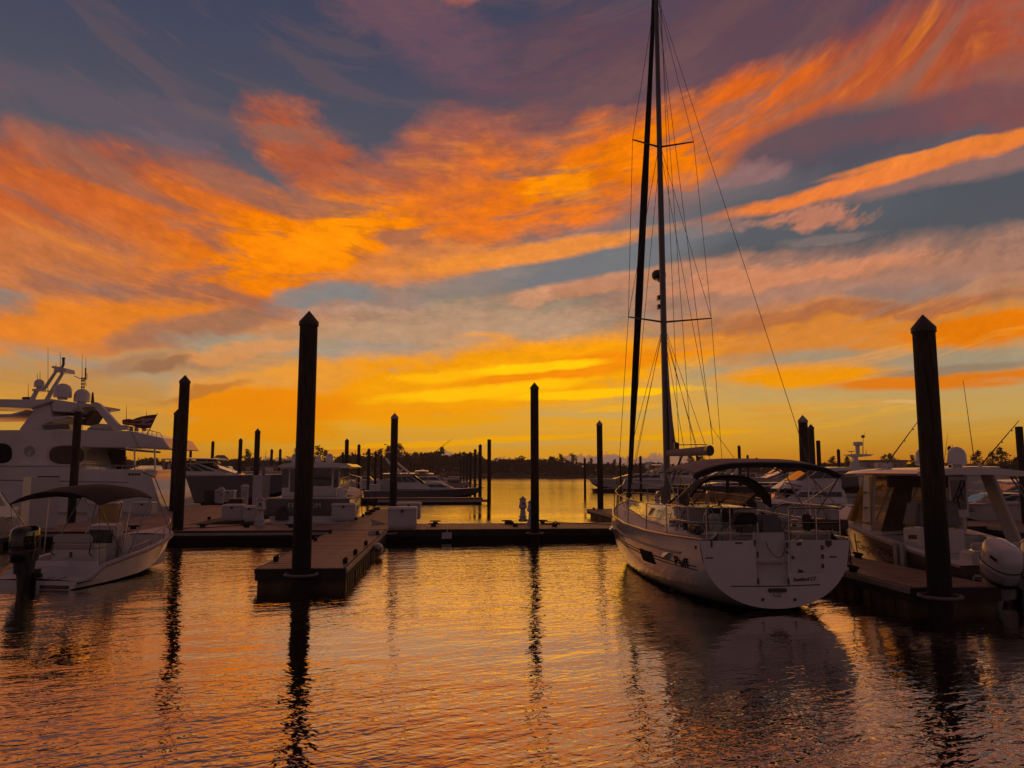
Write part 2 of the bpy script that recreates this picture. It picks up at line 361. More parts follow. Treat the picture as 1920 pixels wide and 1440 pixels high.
# ================================================================== materials
def mat(name, color, rough=.5, metal=0, var=0.0, vscale=3.0, bump=0.0, bscale=20.0, coat=0.0, stretch=(1, 1, 1), stain=None, stscale=.8, ior=1.45, spec=.5):
    m = bpy.data.materials.new(name); m.use_nodes = True; t = m.node_tree; b = t.nodes['Principled BSDF']
    b.inputs['Base Color'].default_value = tuple(color)+(1,) if len(color) == 3 else color
    b.inputs['Roughness'].default_value = rough; b.inputs['Metallic'].default_value = metal
    b.inputs['Coat Weight'].default_value = coat; b.inputs['Coat Roughness'].default_value = .06; b.inputs['IOR'].default_value = ior
    b.inputs['Specular IOR Level'].default_value = spec
    if var or bump or stain:
        tcn = t.nodes.new('ShaderNodeTexCoord'); mp = t.nodes.new('ShaderNodeMapping'); mp.inputs['Scale'].default_value = stretch
        t.links.new(tcn.outputs['Object'], mp.inputs[0])
    if var:
        n = t.nodes.new('ShaderNodeTexNoise'); n.inputs['Scale'].default_value = vscale; n.inputs['Detail'].default_value = 5
        t.links.new(mp.outputs[0], n.inputs['Vector'])
        mr = t.nodes.new('ShaderNodeMapRange'); mr.inputs[1].default_value = .3; mr.inputs[2].default_value = .7; mr.inputs[3].default_value = 1-var; mr.inputs[4].default_value = 1+var
        t.links.new(n.outputs['Fac'], mr.inputs[0])
        vm = t.nodes.new('ShaderNodeVectorMath'); vm.operation = 'SCALE'; vm.inputs[0].default_value = tuple(color)[:3]
        t.links.new(mr.outputs[0], vm.inputs[3]); out = vm.outputs[0]
        if stain:
            n2 = t.nodes.new('ShaderNodeTexNoise'); n2.inputs['Scale'].default_value = stscale; n2.inputs['Detail'].default_value = 4
            t.links.new(mp.outputs[0], n2.inputs['Vector'])
            m2 = t.nodes.new('ShaderNodeMapRange'); m2.inputs[1].default_value = .5; m2.inputs[2].default_value = .68; m2.inputs[4].default_value = .7
            t.links.new(n2.outputs['Fac'], m2.inputs[0])
            mx = t.nodes.new('ShaderNodeMix'); mx.data_type = 'RGBA'; t.links.new(m2.outputs[0], mx.inputs[0]); t.links.new(out, mx.inputs[6]); mx.inputs[7].default_value = tuple(stain)+(1,)
            out = mx.outputs[2]
        t.links.new(out, b.inputs['Base Color'])
    if bump:
        n = t.nodes.new('ShaderNodeTexNoise'); n.inputs['Scale'].default_value = bscale; n.inputs['Detail'].default_value = 4
        t.links.new(mp.outputs[0], n.inputs['Vector'])
        bp = t.nodes.new('ShaderNodeBump'); bp.inputs['Strength'].default_value = bump; bp.inputs['Distance'].default_value = .02
        t.links.new(n.outputs['Fac'], bp.inputs['Height']); t.links.new(bp.outputs[0], b.inputs['Normal'])
    return m
M = {}
M['gel'] = mat('white_gelcoat', (.74, .73, .72), .16, var=.05, vscale=1.2, coat=.6, stain=(.58, .55, .5), stscale=.5)
M['gel2'] = mat('white_deck', (.68, .67, .65), .45, var=.07, vscale=3, bump=.06, bscale=60)
M['cream'] = mat('cream_gelcoat', (.62, .58, .5), .3, var=.05, coat=.3)
M['grey'] = mat('grey_canvas', (.20, .19, .19), .8, var=.12, vscale=4, bump=.25, bscale=14)
M['navy'] = mat('dark_hull', (.03, .03, .035), .2, var=.1, coat=.8)
M['slate'] = mat('grey_hull', (.085, .08, .085), .25, var=.06, coat=.6)
M['bottom'] = mat('bottom_paint', (.012, .014, .02), .6, var=.2)
M['black'] = mat('black_canvas', (.014, .014, .017), .75, var=.2, vscale=5, bump=.3, bscale=12)
M['tan'] = mat('faded_canvas', (.33, .27, .25), .8, var=.12, vscale=5, bump=.3, bscale=14)
M['blk'] = mat('black_plastic', (.012, .012, .013), .3, coat=.4, var=.2)
M['gloss'] = mat('engine_paint', (.008, .009, .011), .07, coat=1, var=.1)
M['engw'] = mat('white_engine_paint', (.7, .7, .71), .14, coat=.8, var=.03)
M['engg'] = mat('grey_engine_paint', (.36, .37, .38), .25, coat=.4, var=.03)
M['steel'] = mat('stainless', (.42, .4, .39), .2, 1.0, var=.04)
M['alu'] = mat('mast_paint', (.14, .13, .13), .35, .3, var=.1)
M['wire'] = mat('rigging_wire', (.08, .075, .07), .4, .6)
M['glass'] = mat('tinted_glass', (.012, .012, .014), .04, coat=1, var=.1)
M['line'] = mat('rope', (.08, .06, .05), .9, var=.3, vscale=30)
M['wood'] = mat('deck_boards', (.27, .19, .15), .5, var=.28, vscale=2.2, bump=.4, bscale=9, stretch=(1, .25, 1), stain=(.17, .12, .1), stscale=.35)
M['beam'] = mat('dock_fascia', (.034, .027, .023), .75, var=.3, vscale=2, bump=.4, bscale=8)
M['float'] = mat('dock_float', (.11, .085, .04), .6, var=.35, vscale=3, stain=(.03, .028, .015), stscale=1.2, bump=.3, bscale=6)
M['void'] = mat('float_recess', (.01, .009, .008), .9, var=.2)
M['lip'] = mat('rub_strip', (.42, .38, .34), .5, var=.1)
M['box'] = mat('locker_plastic', (.62, .6, .6), .42, var=.05, bump=.05, bscale=30, coat=.1)
M['ped'] = mat('pedestal_plastic', (.56, .55, .56), .45, var=.05)
M['bin'] = mat('bin_plastic', (.05, .05, .055), .55, var=.1)
M['cap'] = mat('pile_cap_dark', (.05, .045, .045), .5, var=.1)
M['capw'] = mat('pile_cap_grey', (.34, .33, .34), .5, var=.08)
M['flag'] = mat('flag_cloth', (.30, .05, .04), .8, var=.1)
M['flagw'] = mat('flag_white', (.5, .45, .42), .8)
M['gold'] = mat('brass_letters', (.3, .2, .12), .35, .8)
M['fend'] = mat('fender_vinyl', (.6, .57, .53), .35, var=.06)
M['ink'] = mat('lettering_black', (.012, .012, .016), .7, spec=.1)
M['hoop'] = mat('worn_hoop', (.2, .185, .175), .6, var=.2)
M['taupe'] = mat('taupe_hull', (.10, .078, .066), .2, var=.06, coat=.5)
M['pale'] = mat('pale_letters', (.55, .42, .36), .5)
M['slate2'] = mat('blue_grey_hull', (.20, .20, .24), .25, var=.06, coat=.5)
M['red'] = mat('red_lettering', (.2, .03, .02), .5)
M['leather'] = mat('seat_vinyl', (.6, .57, .53), .45, var=.05, bump=.05)
M['brown'] = mat('brown_canvas', (.12, .085, .05), .8, var=.15)

def pile_mat():
    m = mat('weathered_pile', (.052, .035, .027), .8, var=.55, vscale=6, bump=.9, bscale=9, stretch=(3.5, 3.5, .3), stain=(.03, .024, .02), stscale=1.2)
    t = m.node_tree; b = t.nodes['Principled BSDF']; src = b.inputs['Base Color'].links[0].from_socket
    tcn = [n for n in t.nodes if n.type == 'TEX_COORD'][0]
    sp = t.nodes.new('ShaderNodeSeparateXYZ'); t.links.new(tcn.outputs['Object'], sp.inputs[0])
    nn = t.nodes.new('ShaderNodeTexNoise'); nn.inputs['Scale'].default_value = 2.5; t.links.new(tcn.outputs['Object'], nn.inputs['Vector'])
    ad = t.nodes.new('ShaderNodeMath'); ad.operation = 'MULTIPLY_ADD'; t.links.new(nn.outputs['Fac'], ad.inputs[0]); ad.inputs[1].default_value = .7; t.links.new(sp.outputs['Z'], ad.inputs[2])
    mr = t.nodes.new('ShaderNodeMapRange'); t.links.new(ad.outputs[0], mr.inputs[0]); mr.inputs[1].default_value = 3.0; mr.inputs[2].default_value = 4.0
    mx = t.nodes.new('ShaderNodeMix'); mx.data_type = 'RGBA'; t.links.new(mr.outputs[0], mx.inputs[0]); mx.inputs[6].default_value = (.016, .013, .012, 1); t.links.new(src, mx.inputs[7])
    t.links.new(mx.outputs[2], b.inputs['Base Color']); return m
M['pile'] = pile_mat()

def isinglass():
    m = bpy.data.materials.new('clear_vinyl'); m.use_nodes = True; t = m.node_tree; t.nodes.clear()
    a = t.nodes.new('ShaderNodeBsdfTransparent'); a.inputs[0].default_value = (.88, .78, .6, 1)
    d = t.nodes.new('ShaderNodeBsdfTranslucent'); d.inputs[0].default_value = (.5, .43, .33, 1)
    g = t.nodes.new('ShaderNodeBsdfGlossy'); g.inputs['Roughness'].default_value = .12; g.inputs[0].default_value = (.6, .55, .5, 1)
    m1 = t.nodes.new('ShaderNodeMixShader'); m1.inputs[0].default_value = .3; t.links.new(a.outputs[0], m1.inputs[1]); t.links.new(d.outputs[0], m1.inputs[2])
    m2 = t.nodes.new('ShaderNodeMixShader'); m2.inputs[0].default_value = .12; t.links.new(m1.outputs[0], m2.inputs[1]); t.links.new(g.outputs[0], m2.inputs[2])
    o = t.nodes.new('ShaderNodeOutputMaterial'); t.links.new(m2.outputs[0], o.inputs[0]); return m
M['vinyl'] = isinglass()

# ================================================================== water
def water_mat():
    m = bpy.data.materials.new('harbour_water'); m.use_nodes = True; t = m.node_tree; b = t.nodes['Principled BSDF']
    b.inputs['Specular Tint'].default_value = (1, .9, .84, 1); b.inputs['Base Color'].default_value = (.014, .009, .006, 1); b.inputs['Roughness'].default_value = .025; b.inputs["IOR"].default_value = 6.0
    g = t.nodes.new('ShaderNodeTexCoord')
    def nz(sx, sy, rot, detail, rough, off, dist=0.0):
        m0 = t.nodes.new('ShaderNodeMapping'); m0.inputs['Rotation'].default_value = (0, 0, R(-rot)); t.links.new(g.outputs['Object'], m0.inputs[0])
        mp = t.nodes.new('ShaderNodeMapping'); mp.inputs['Scale'].default_value = (sx, sy, 1); mp.inputs['Location'].default_value = (off, off, 0)
        t.links.new(m0.outputs[0], mp.inputs[0])
        n = t.nodes.new('ShaderNodeTexNoise'); n.inputs['Scale'].default_value = 1; n.inputs['Detail'].default_value = detail; n.inputs['Roughness'].default_value = rough; n.inputs['Distortion'].default_value = dist
        t.links.new(mp.outputs[0], n.inputs['Vector']); return n.outputs['Fac']
    def mth(op, a, b_, c=None):
        n = t.nodes.new('ShaderNodeMath'); n.operation = op
        for i, v in enumerate((a, b_, c)):
            if v is None: continue
            if isinstance(v, (int, float)): n.inputs[i].default_value = v
            else: t.links.new(v, n.inputs[i])
        return n.outputs[0]
    rip = nz(3.2, 7.6, 24, 2.4, .52, 3.0, .4)       # wind ripples
    chop = nz(6, 11, -30, 1.5, .5, 11.0, .4)
    swell = nz(.5, 1.2, 12, 1, .5, 7.0)
    patch = nz(.05, .11, 5, 2, .5, 31.0)
    pm = t.nodes.new('ShaderNodeMapRange'); t.links.new(patch, pm.inputs[0]); pm.inputs[1].default_value = .36; pm.inputs[2].default_value = .62; pm.inputs[3].default_value = .35; pm.inputs[4].default_value = 1.35
    h = mth('ADD', mth('MULTIPLY', rip, 1.0), mth('MULTIPLY', chop, .35))
    wide = nz(.95, 2.6, 30, 2, .5, 17.0, .3)
    h = mth('MULTIPLY_ADD', wide, 1.1, h)
    h = mth('MULTIPLY_ADD', swell, 1.6, mth('MULTIPLY', h, pm.outputs[0]))
    bp = t.nodes.new('ShaderNodeBump'); bp.inputs['Strength'].default_value = 1; bp.inputs['Distance'].default_value = .0148
    sy = t.nodes.new('ShaderNodeSeparateXYZ'); t.links.new(g.outputs['Object'], sy.inputs[0])
    fd = t.nodes.new('ShaderNodeMapRange'); t.links.new(sy.outputs[1], fd.inputs[0]); fd.inputs[1].default_value = 30; fd.inputs[2].default_value = 130; fd.inputs[3].default_value = 1; fd.inputs[4].default_value = .4; t.links.new(fd.outputs[0], bp.inputs['Strength'])
    fr2 = t.nodes.new('ShaderNodeMapRange'); t.links.new(sy.outputs[1], fr2.inputs[0]); fr2.inputs[1].default_value = 30; fr2.inputs[2].default_value = 200; fr2.inputs[3].default_value = .02; fr2.inputs[4].default_value = .14; t.links.new(fr2.outputs[0], b.inputs['Roughness'])
    t.links.new(h, bp.inputs['Height']); t.links.new(bp.outputs[0], b.inputs['Normal'])
    b.inputs['Roughness'].default_value = .5; b.inputs['Specular IOR Level'].default_value = 0
    for l_ in list(b.inputs['Roughness'].links): t.links.remove(l_)
    gl = t.nodes.new('ShaderNodeBsdfGlossy'); gl.inputs[0].default_value = (1, .93, .80, 1); t.links.new(fr2.outputs[0], gl.inputs['Roughness']); t.links.new(bp.outputs[0], gl.inputs['Normal'])
    lw = t.nodes.new('ShaderNodeLayerWeight'); lw.inputs[0].default_value = .5; t.links.new(bp.outputs[0], lw.inputs['Normal'])
    fm = t.nodes.new('ShaderNodeMapRange'); t.links.new(lw.outputs['Facing'], fm.inputs[0]); fm.inputs[1].default_value = .40; fm.inputs[2].default_value = .92; fm.inputs[3].default_value = .04; fm.inputs[4].default_value = 1.0; fc = fm.outputs[0]
    ms_ = t.nodes.new('ShaderNodeMixShader'); t.links.new(fc, ms_.inputs[0]); t.links.new(b.outputs[0], ms_.inputs[1]); t.links.new(gl.outputs[0], ms_.inputs[2]); t.links.new(ms_.outputs[0], t.nodes['Material Output'].inputs[0])
    return m
mb = MB(); mb.add([(-780, -60, 0), (900, -60, 0), (900, 500, 0), (-780, 500, 0)], [(0, 1, 2, 3)])
wt = mb.build('water', water_mat(), kind='structure')

# far shore: marsh edge rising to wooded ground
M['marsh'] = mat('marsh_grass', (.075, .06, .03), .95, var=.35, vscale=.15, stain=(.04, .034, .02), stscale=.03)
random.seed(4)
mb = MB(); secs = []
for i in range(121):
    x = -760+i*14.0
    y0 = 352+9*noise.noise(Vector((x*.012, 0, 0)))+(-.10*(x-120) if x > 120 else 0)
    secs.append([(x, y0, -.6), (x, y0+.8, .35+.1*noise.noise(Vector((x*.09, 3, 0)))), (x, y0+9, .75), (x, y0+40, 1.4), (x, y0+90, 3), (x, y0+150, 4.2)])
mb.loft(secs, cap=False).build('far_shore', M['marsh'], kind='structure')
def shore_y(x): return 352+9*noise.noise(Vector((x*.012, 0, 0)))+(-.10*(x-120) if x > 120 else 0)

# slightly hazy air over the whole basin
hz = bpy.data.materials.new('evening_haze'); hz.use_nodes = True; hz.node_tree.nodes.clear()
pv = hz.node_tree.nodes.new('ShaderNodeVolumePrincipled'); pv.inputs['Density'].default_value = .00042; pv.inputs['Color'].default_value = (.99, .96, .92, 1); pv.inputs['Anisotropy'].default_value = .35
ho = hz.node_tree.nodes.new('ShaderNodeOutputMaterial'); hz.node_tree.links.new(pv.outputs[0], ho.inputs['Volume'])
MB().box(-800, 940, -70, 540, -1.6, 20.5).build('haze', hz, kind='stuff'); cy.volume_bounces = 0
# ================================================================== trees
M['leaf'] = mat('foliage', (.045, .05, .022), .9, var=.4, vscale=.4)
M['leaf2'] = mat('pine_foliage', (.032, .045, .022), .9, var=.4, vscale=.4)
M['bark'] = mat('bark', (.05, .035, .025), .9, var=.2)
for nm in ('leaf', 'leaf2'):
    t = M[nm].node_tree; bb = t.nodes['Principled BSDF']; tl = t.nodes.new('ShaderNodeBsdfTranslucent'); tl.inputs[0].default_value = (.12, .055, .022, 1)
    mx = t.nodes.new('ShaderNodeMixShader'); mx.inputs[0].default_value = .5; t.links.new(bb.outputs[0], mx.inputs[1]); t.links.new(tl.outputs[0], mx.inputs[2]); t.links.new(mx.outputs[0], t.nodes['Material Output'].inputs[0])
def clump(mb, c, s):
    n = 5
    for _ in range(n):
        d = Vector((random.gauss(0, 1), random.gauss(0, 1), random.gauss(0, .6)))*s*.5
        a = Vector((random.uniform(-1, 1), random.uniform(-1, 1), random.uniform(-.6, .6))).normalized()*s*random.uniform(.35, .7)
        b_ = a.cross(Vector((random.uniform(-1, 1), random.uniform(-1, 1), random.uniform(-1, 1)))).normalized()*s*random.uniform(.25, .5)
        p = Vector(c)+d; mb.add([p-a, p-b_, p+a, p+b_], [(0, 1, 2, 3)])
def broad_crown(h, r, n, seed, z0=.12):
    random.seed(seed); mb = MB(); lobes = [(Vector((random.uniform(-.55, .55)*r, random.uniform(-.5, .5)*r, h*random.uniform(.3, .8))), random.uniform(.35, .6)*r) for _ in range(7)]
    for _ in range(n):
        c, lr = random.choice(lobes); u = Vector((random.gauss(0, 1), random.gauss(0, 1), random.gauss(0, 1))).normalized()*lr*random.uniform(.45, 1.05)
        p = c+Vector((u.x, u.y, u.z*.85)); p.z = max(p.z, h*z0); clump(mb, p, .085*h)
    return mb
def pine_crown(h, r, n, seed):
    random.seed(seed); mb = MB()
    for k in range(8):
        t = k/7; z = h*(.55+.45*t); rr = r*(1-.65*t)*random.uniform(.6, 1.1); a = random.uniform(0, 6.28)
        c = Vector((math.cos(a)*rr*.6, math.sin(a)*rr*.6, z))
        for _ in range(n//8):
            u = Vector((random.gauss(0, .5)*rr, random.gauss(0, .5)*rr, random.gauss(0, .045)*h)); clump(mb, c+u, .05*h)
    return mb
def trunk(h, r, limbs, seed):
    random.seed(seed+90); mb = MB(); mb.tube([(0, 0, -.4), (.02*h, 0, h*.35), (0, .02*h, h*.7), (.01*h, 0, h*.96)], r, 6, r*.25)
    for _ in range(limbs):
        z = h*random.uniform(.3, .85); a = random.uniform(0, 6.28); l = h*random.uniform(.12, .24)
        mb.tube([(0, 0, z), (math.cos(a)*l*.6, math.sin(a)*l*.6, z+l*.25), (math.cos(a)*l, math.sin(a)*l, z+l*.55)], r*.35, 4, r*.1)
    return mb
protos = []
for k in range(5):
    r0 = bpy.data.objects.new('tree', None)
    cr_ = broad_crown(10, 4.2+.5*(k % 2), 210, k*3+1); protos.append((cr_, trunk(10, .22, 6, k), 'leaf'))
for k in range(4): protos.append((pine_crown(13, 3.4, 150, 40+k), trunk(13, .2, 9, k+7), 'leaf2'))
made = {}
def tree(k, px, Y, top_py, label, group, wide=1.0, name='tree'):
    """a shore tree: crown top at the given row"""
    z0 = 1.0; H = Z_at(top_py, Y)-z0; base = 10 if k < 5 else 13; s = H/base
    o = thing(name, label, 'tree', (X_at(px, Y, 3), Y, z0), random.uniform(0, 6.28), group)
    o.scale = (s*wide, s*wide, s)
    if k not in made:
        c, t, mm_ = protos[k]; made[k] = (c.build('crown', M[mm_], o, merge=False, sharp=180), t.build('trunk', M['bark'], o))
    else:
        for q_ in made[k]: c = q_.copy(); C.objects.link(c); c.parent = o
    return o
random.seed(11)
GT = 'trees of the far tree line'
special = [(7, 462, 360, 846, 'flat-topped pine above the woods just left of the grey locker'), (8, 556, 362, 842, 'ragged pine crown above the trees near the cabin boat roof'),
 (5, 597, 358, 840, 'pine with open crown behind the domes on the cabin boat roof'), (6, 612, 360, 848, 'leaning pine just right of the domed cabin boat'),
 (7, 711, 352, 845, 'tall open pine left of the pile at the end of the far finger dock'), (8, 726, 350, 838, 'tallest open pine hidden partly by the far finger pile'),
 (5, 748, 352, 836, 'wispy tall tree just right of the far finger pile'), (6, 826, 356, 842, 'pine poking above the dense woods left of the receding row of piles'),
 (1, 943, 358, 856, 'rounded dense tree crown left of the middle pile'), (2, 975, 358, 857, 'broad bushy crown just left of the middle pile'),
 (8, 1034, 352, 858, 'thin tree with sky showing through right of the middle pile'), (3, 1048, 354, 858, 'dark round tree right of the middle pile'),
 (7, 1052, 350, 854, 'spindly pine over the round tree right of the middle pile'), (5, 1074, 356, 853, 'tall thin pine between the middle pile and the slim lit-edged pile'),
 (6, 1108, 356, 861, 'flat umbrella pine beside the slim far pile'), (7, 1152, 356, 863, 'small flat umbrella pine left of the sailboat forestay'),
 (8, 1296, 340, 854, 'ragged pine under the end of the sailboat boom'), (5, 1316, 340, 856, 'second ragged pine under the end of the sailboat boom'),
 (6, 1418, 338, 861, 'small pine peeping over the sailboat sunshade'), (7, 1562, 330, 858, 'sparse tree left of the radar mast'), (8, 1588, 328, 857, 'sparse tree touching the radar mast platform'),
 (5, 1660, 325, 855, 'pine over the long white building'), (6, 1672, 325, 853, 'wide pine crown behind the left outrigger pole'), (7, 1712, 322, 856, 'small pine just left of the big right pile'),
 (8, 1836, 250, 848, 'airy pine crown left of the right outrigger pole'), (5, 1862, 245, 850, 'airy wide pine behind the right outrigger pole'), (6, 1880, 250, 843, 'flat pine crown above the dark woods at far right'),
 (0, 1905, 240, 852, 'dense dark tree at the right edge of the picture'), (4, 1860, 242, 866, 'low dense tree under the airy pines at far right'), (2, 1815, 245, 872, 'dark bushy tree behind the right satellite dome'), (3, 1885, 235, 862, 'dense dark tree in front of the flat pine at far right')]
for k, px, Y, top, lab in special:
    tree(k, px, Y+8, top, lab, GT, wide=random.uniform(.9, 1.2), name='pine_tree' if k > 4 else 'tree')
x = -20
while x < 1930:
    t_ = 859 if x < 640 else 848 if x < 890 else 856 if x < 1050 else 867 if x < 1160 else 869 if x < 1560 else 868
    if 1130 < x < 1700: x += 7
    k = random.randrange(5)
    tree(k, x+random.uniform(-4, 4), (364 if x < 1500 else 340)+random.uniform(0, 14), t_+random.uniform(-5, 6), 'dark bushy tree in the dense part of the far tree line', GT, wide=random.uniform(1.0, 1.5))
    x += random.uniform(15, 23)
# the solid wood behind them
random.seed(5); mb = MB()
for _ in range(8500):
    px = random.uniform(-620, 2560); Y = random.uniform(372, 420) if px < 1500 else random.uniform(345, 390)
    hmax = (Z_at(863 if px < 640 else 854 if px < 890 else 860 if px < 1050 else 869 if px < 1600 else 869, Y)-1)*(.9+.2*noise.noise(Vector((px*.02, 0, 0))))
    clump(mb, (X_at(px, Y, 3), Y, 1+hmax*random.uniform(0, 1)**.8), 1.5)
mb.build('woodland', M['leaf'], kind='stuff', merge=False, sharp=180)
# low buildings among the trees on the right
M['bwall'] = mat('pale_wall', (.4, .37, .36), .8, var=.1); M['broof'] = mat('grey_roof', (.12, .11, .12), .8, var=.1)
a = P(1622, 876, 318); b_ = P(1700, 876, 318)
t = thing('building', 'long low white building with flat roof beyond the radar mast', 'building', (a.x, 318, 1.0))
zt = Z_at(862.5, 318)-1.0; wd = b_.x-a.x
MB().box(0, wd, 0, 9, 0, zt-.5).build('wall', M['bwall'], t); MB().box(-.6, wd+.6, -.6, 9.6, zt-.5+.002, zt).build('roof', M['broof'], t)
for k in range(7): MB().box(1+k*2.2, 2.2+k*2.2, -.06, 0.05, zt*.5, zt*.78).build('window', M['glass'], t)
for px, tp, Y, wd, lab in [(407, 853, 366, 4.5, 'dark square shed tower rising left of the pines on the far shore'), (1812, 869, 235, 14, 'low dark roofed house behind the right satellite dome')]:
    a = P(px, 880, Y); t = thing('building', lab, 'building', (a.x, Y, .8)); h = Z_at(tp, Y)-.8
    MB().box(-wd/2, wd/2, 0, 8, 0, h*.8).build('wall', M['beam'], t)
    MB().frus([(-wd/2-.4, -.4, h*.8+.002), (wd/2+.4, -.4, h*.8+.002), (wd/2+.4, 8.4, h*.8+.002), (-wd/2-.4, 8.4, h*.8+.002)], [(-wd/2+.8, 3, h), (wd/2-.8, 3, h), (wd/2-.8, 5, h), (-wd/2+.8, 5, h)]).build('roof', M['broof'], t)

# ================================================================== docks
DZ = .48
cle = MB(); cle.box(-.03, .03, -.05, .05, 0, .06).tube([(0, -.17, .075), (0, -.09, .085), (0, .09, .085), (0, .17, .075)], .022, 6)
cle.box(-.035, .035, -.075, -.045, 0, .08).box(-.035, .035, .045, .075, 0, .08)
cleat_me = None
def cleat(parent, x, y, rz=0, s=1.35):
    global cleat_me
    if cleat_me is None:
        o = cle.build('cleat', M['ink'], parent); cleat_me = o.data
    else:
        o = bpy.data.objects.new('cleat', cleat_me); C.objects.link(o); o.parent = parent
    o.location = (x, y, DZ+.001); o.rotation_euler = (0, 0, rz); o.scale = (s, s, s); return o
def dock(x0, x1, y0, y1, label, cat, across, cleats=(), lip=True, name='floating_dock', floats=True):
    """grid-aligned floating dock; across: boards run along x (fingers) or y (walkway)"""
    o = thing(name, label, cat, G(x0, y0), GRID); W_, L_ = x1-x0, y1-y0
    mb = MB(); pitch = .148; n = int((L_ if across else W_)/pitch)
    random.seed(int(x0*10+y0))
    for i in range(n):
        a = i*pitch; dz = random.uniform(-.004, .003); g = .012
        if across: mb.box(.06, W_-.06, a+g/2, a+pitch-g/2, DZ-.04+dz, DZ+dz)
        else: mb.box(a+g/2, a+pitch-g/2, .06, L_-.06, DZ-.04+dz, DZ+dz)
    mb.build('deck_boards', M['wood'], o, kind='stuff', merge=False)
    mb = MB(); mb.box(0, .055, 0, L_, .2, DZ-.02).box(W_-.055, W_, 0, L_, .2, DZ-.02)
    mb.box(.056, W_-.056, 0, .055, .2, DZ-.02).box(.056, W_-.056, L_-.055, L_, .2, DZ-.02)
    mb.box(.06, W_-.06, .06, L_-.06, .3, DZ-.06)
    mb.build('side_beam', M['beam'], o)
    if lip:
        for xx in (-.03, W_-.02):
            MB().box(xx, xx+.05, .02, L_-.02, DZ-.13, DZ-.01).build('rub_strip', M['lip'], o, bevel=.012)
    if floats:
        fl = None; step = 2.05
        if across:
            k = 0; y = .12
            while y+1.7 < L_:
                f_ = MB(); f_.box(.05, W_-.05, y, y+1.75, -.3, .195)
                for s_ in (.02, W_-.06):
                    for q_ in range(4): f_.box(s_, s_+.04, y+.06+q_*.46, y+.28+q_*.46, -.3, .19)
                f_.build('dock_float', M['float'], o, bevel=0); y += step
        else:
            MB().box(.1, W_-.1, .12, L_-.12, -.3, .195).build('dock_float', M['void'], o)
    for c in cleats: cleat(o, c[0]-x0, c[1]-y0, c[2])
    return o
yv = math.pi/2
# main walkway
FR = Frame((0, 0, 0), GRID)
cl = [(FR.z(px, py, DZ).x, FR.z(px, py, DZ).y, yv) for px, py in ((817, 978.5), (813, 987), (948, 979), (966, 987.5), (1014, 979), (1040, 987.5), (462, 989), (546, 989), (1215, 987), (380, 989), (250, 992))]
cl = [(a, min(max(b_, 30.95), 34.25), c) for a, b_, c in cl]
dock(-38.0, 46.0, 30.8, 34.4, 'long main walkway crossing the whole marina behind the near fingers', 'dock', False, cl, lip=False)
o = MB().box(-22, -4.6, 30.72, 30.795, DZ-.18, DZ-.08).build('dock_bumper', M['lip'], M=Matrix.Rotation(GRID, 4, 'Z')); tag(o, 'long pale bumper strip along the left half of the main walkway face', 'bumper')
cl = [(-4.32, y, 0) for y in (20.2, 22.6, 26.0, 29.2)]+[(-2.52, y, 0) for y in (19.6, 21.7, 24.4, 28.4)]
dock(-4.46, -2.38, 18.66, 30.79, 'near finger dock reaching toward the camera, with tall pile at its end', 'finger dock', True, cl)
cl = [(9.12, y, 0) for y in (17.0, 20.0, 24.4, 28.4)]+[(10.72, y, 0) for y in (16.6, 19.7, 24.4, 28.4)]
dock(8.99, 10.85, 14.62, 30.79, 'finger dock between the sailboat and the outboard fishing boat', 'finger dock', True, cl)
dock(-4.46, -2.38, 34.41, 48.6, 'far finger dock beside the cabin boat, lines tied to its edge', 'finger dock', True, [(-4.3, y, 0) for y in (37, 40, 43, 46.4, 48.2)])
dock(8.55, 10.55, 34.41, 47.5, 'pale sided finger dock end showing left of the sailboat bow', 'finger dock', True, [(8.7, 40, 0), (8.7, 46, 0)])
dock(-16.6, -11.0, 34.41, 55.0, 'wide walkway running back between the white yacht and the cabin boat', 'dock', False, [(-11.3, 38, 0), (-11.3, 46, 0), (-16.3, 44, 0)])
dock(-17.9, -16.0, 17.6, 30.79, 'finger dock hidden beyond the small boat with the bimini', 'finger dock', True)
dock(22.4, 24.3, 17.6, 30.79, 'finger dock at the far right beyond the big outboards', 'finger dock', True)
def tdock(px0, px1, py_face, label, wd=2.2, cleats=0):
    """a transverse dock row further off; py_face = row of its foot"""
    Y = Y_on(py_face, 0.0); a = FR.inv(P(px0, py_face, Y)); b_ = FR.inv(P(px1, py_face, Y)); return dock(a.x, b_.x, b_.y, b_.y+wd, label, 'dock', False)
tdock(560, 905, 944, 'transverse dock in front of the grey hulled sport cruiser')
tdock(560, 868, 923, 'second transverse dock behind the grey hulled sport cruiser')
tdock(1108, 1560, 922, 'transverse dock behind the sailboat bow with white cruisers along it')
tdock(1250, 1900, 946, 'transverse dock in front of the brown hulled yacht right of the mast')
tdock(560, 850, 912, 'third and farthest transverse dock on the left')
for a in [(905, 5)]: pass
MBx = MB().box(0, 9.6, 0, .12, .12, .34)
p0 = FR.inv(P(697, 940, 67.5)); o = MBx.build('dock_bumper', M['lip'], M=Matrix.Translation(P(708, 938, 66.4)-Vector((0, 0, .3)))@Matrix.Rotation(GRID, 4, 'Z')); tag(o, 'long white fender strip along the dock under the grey hulled cruiser', 'bumper')

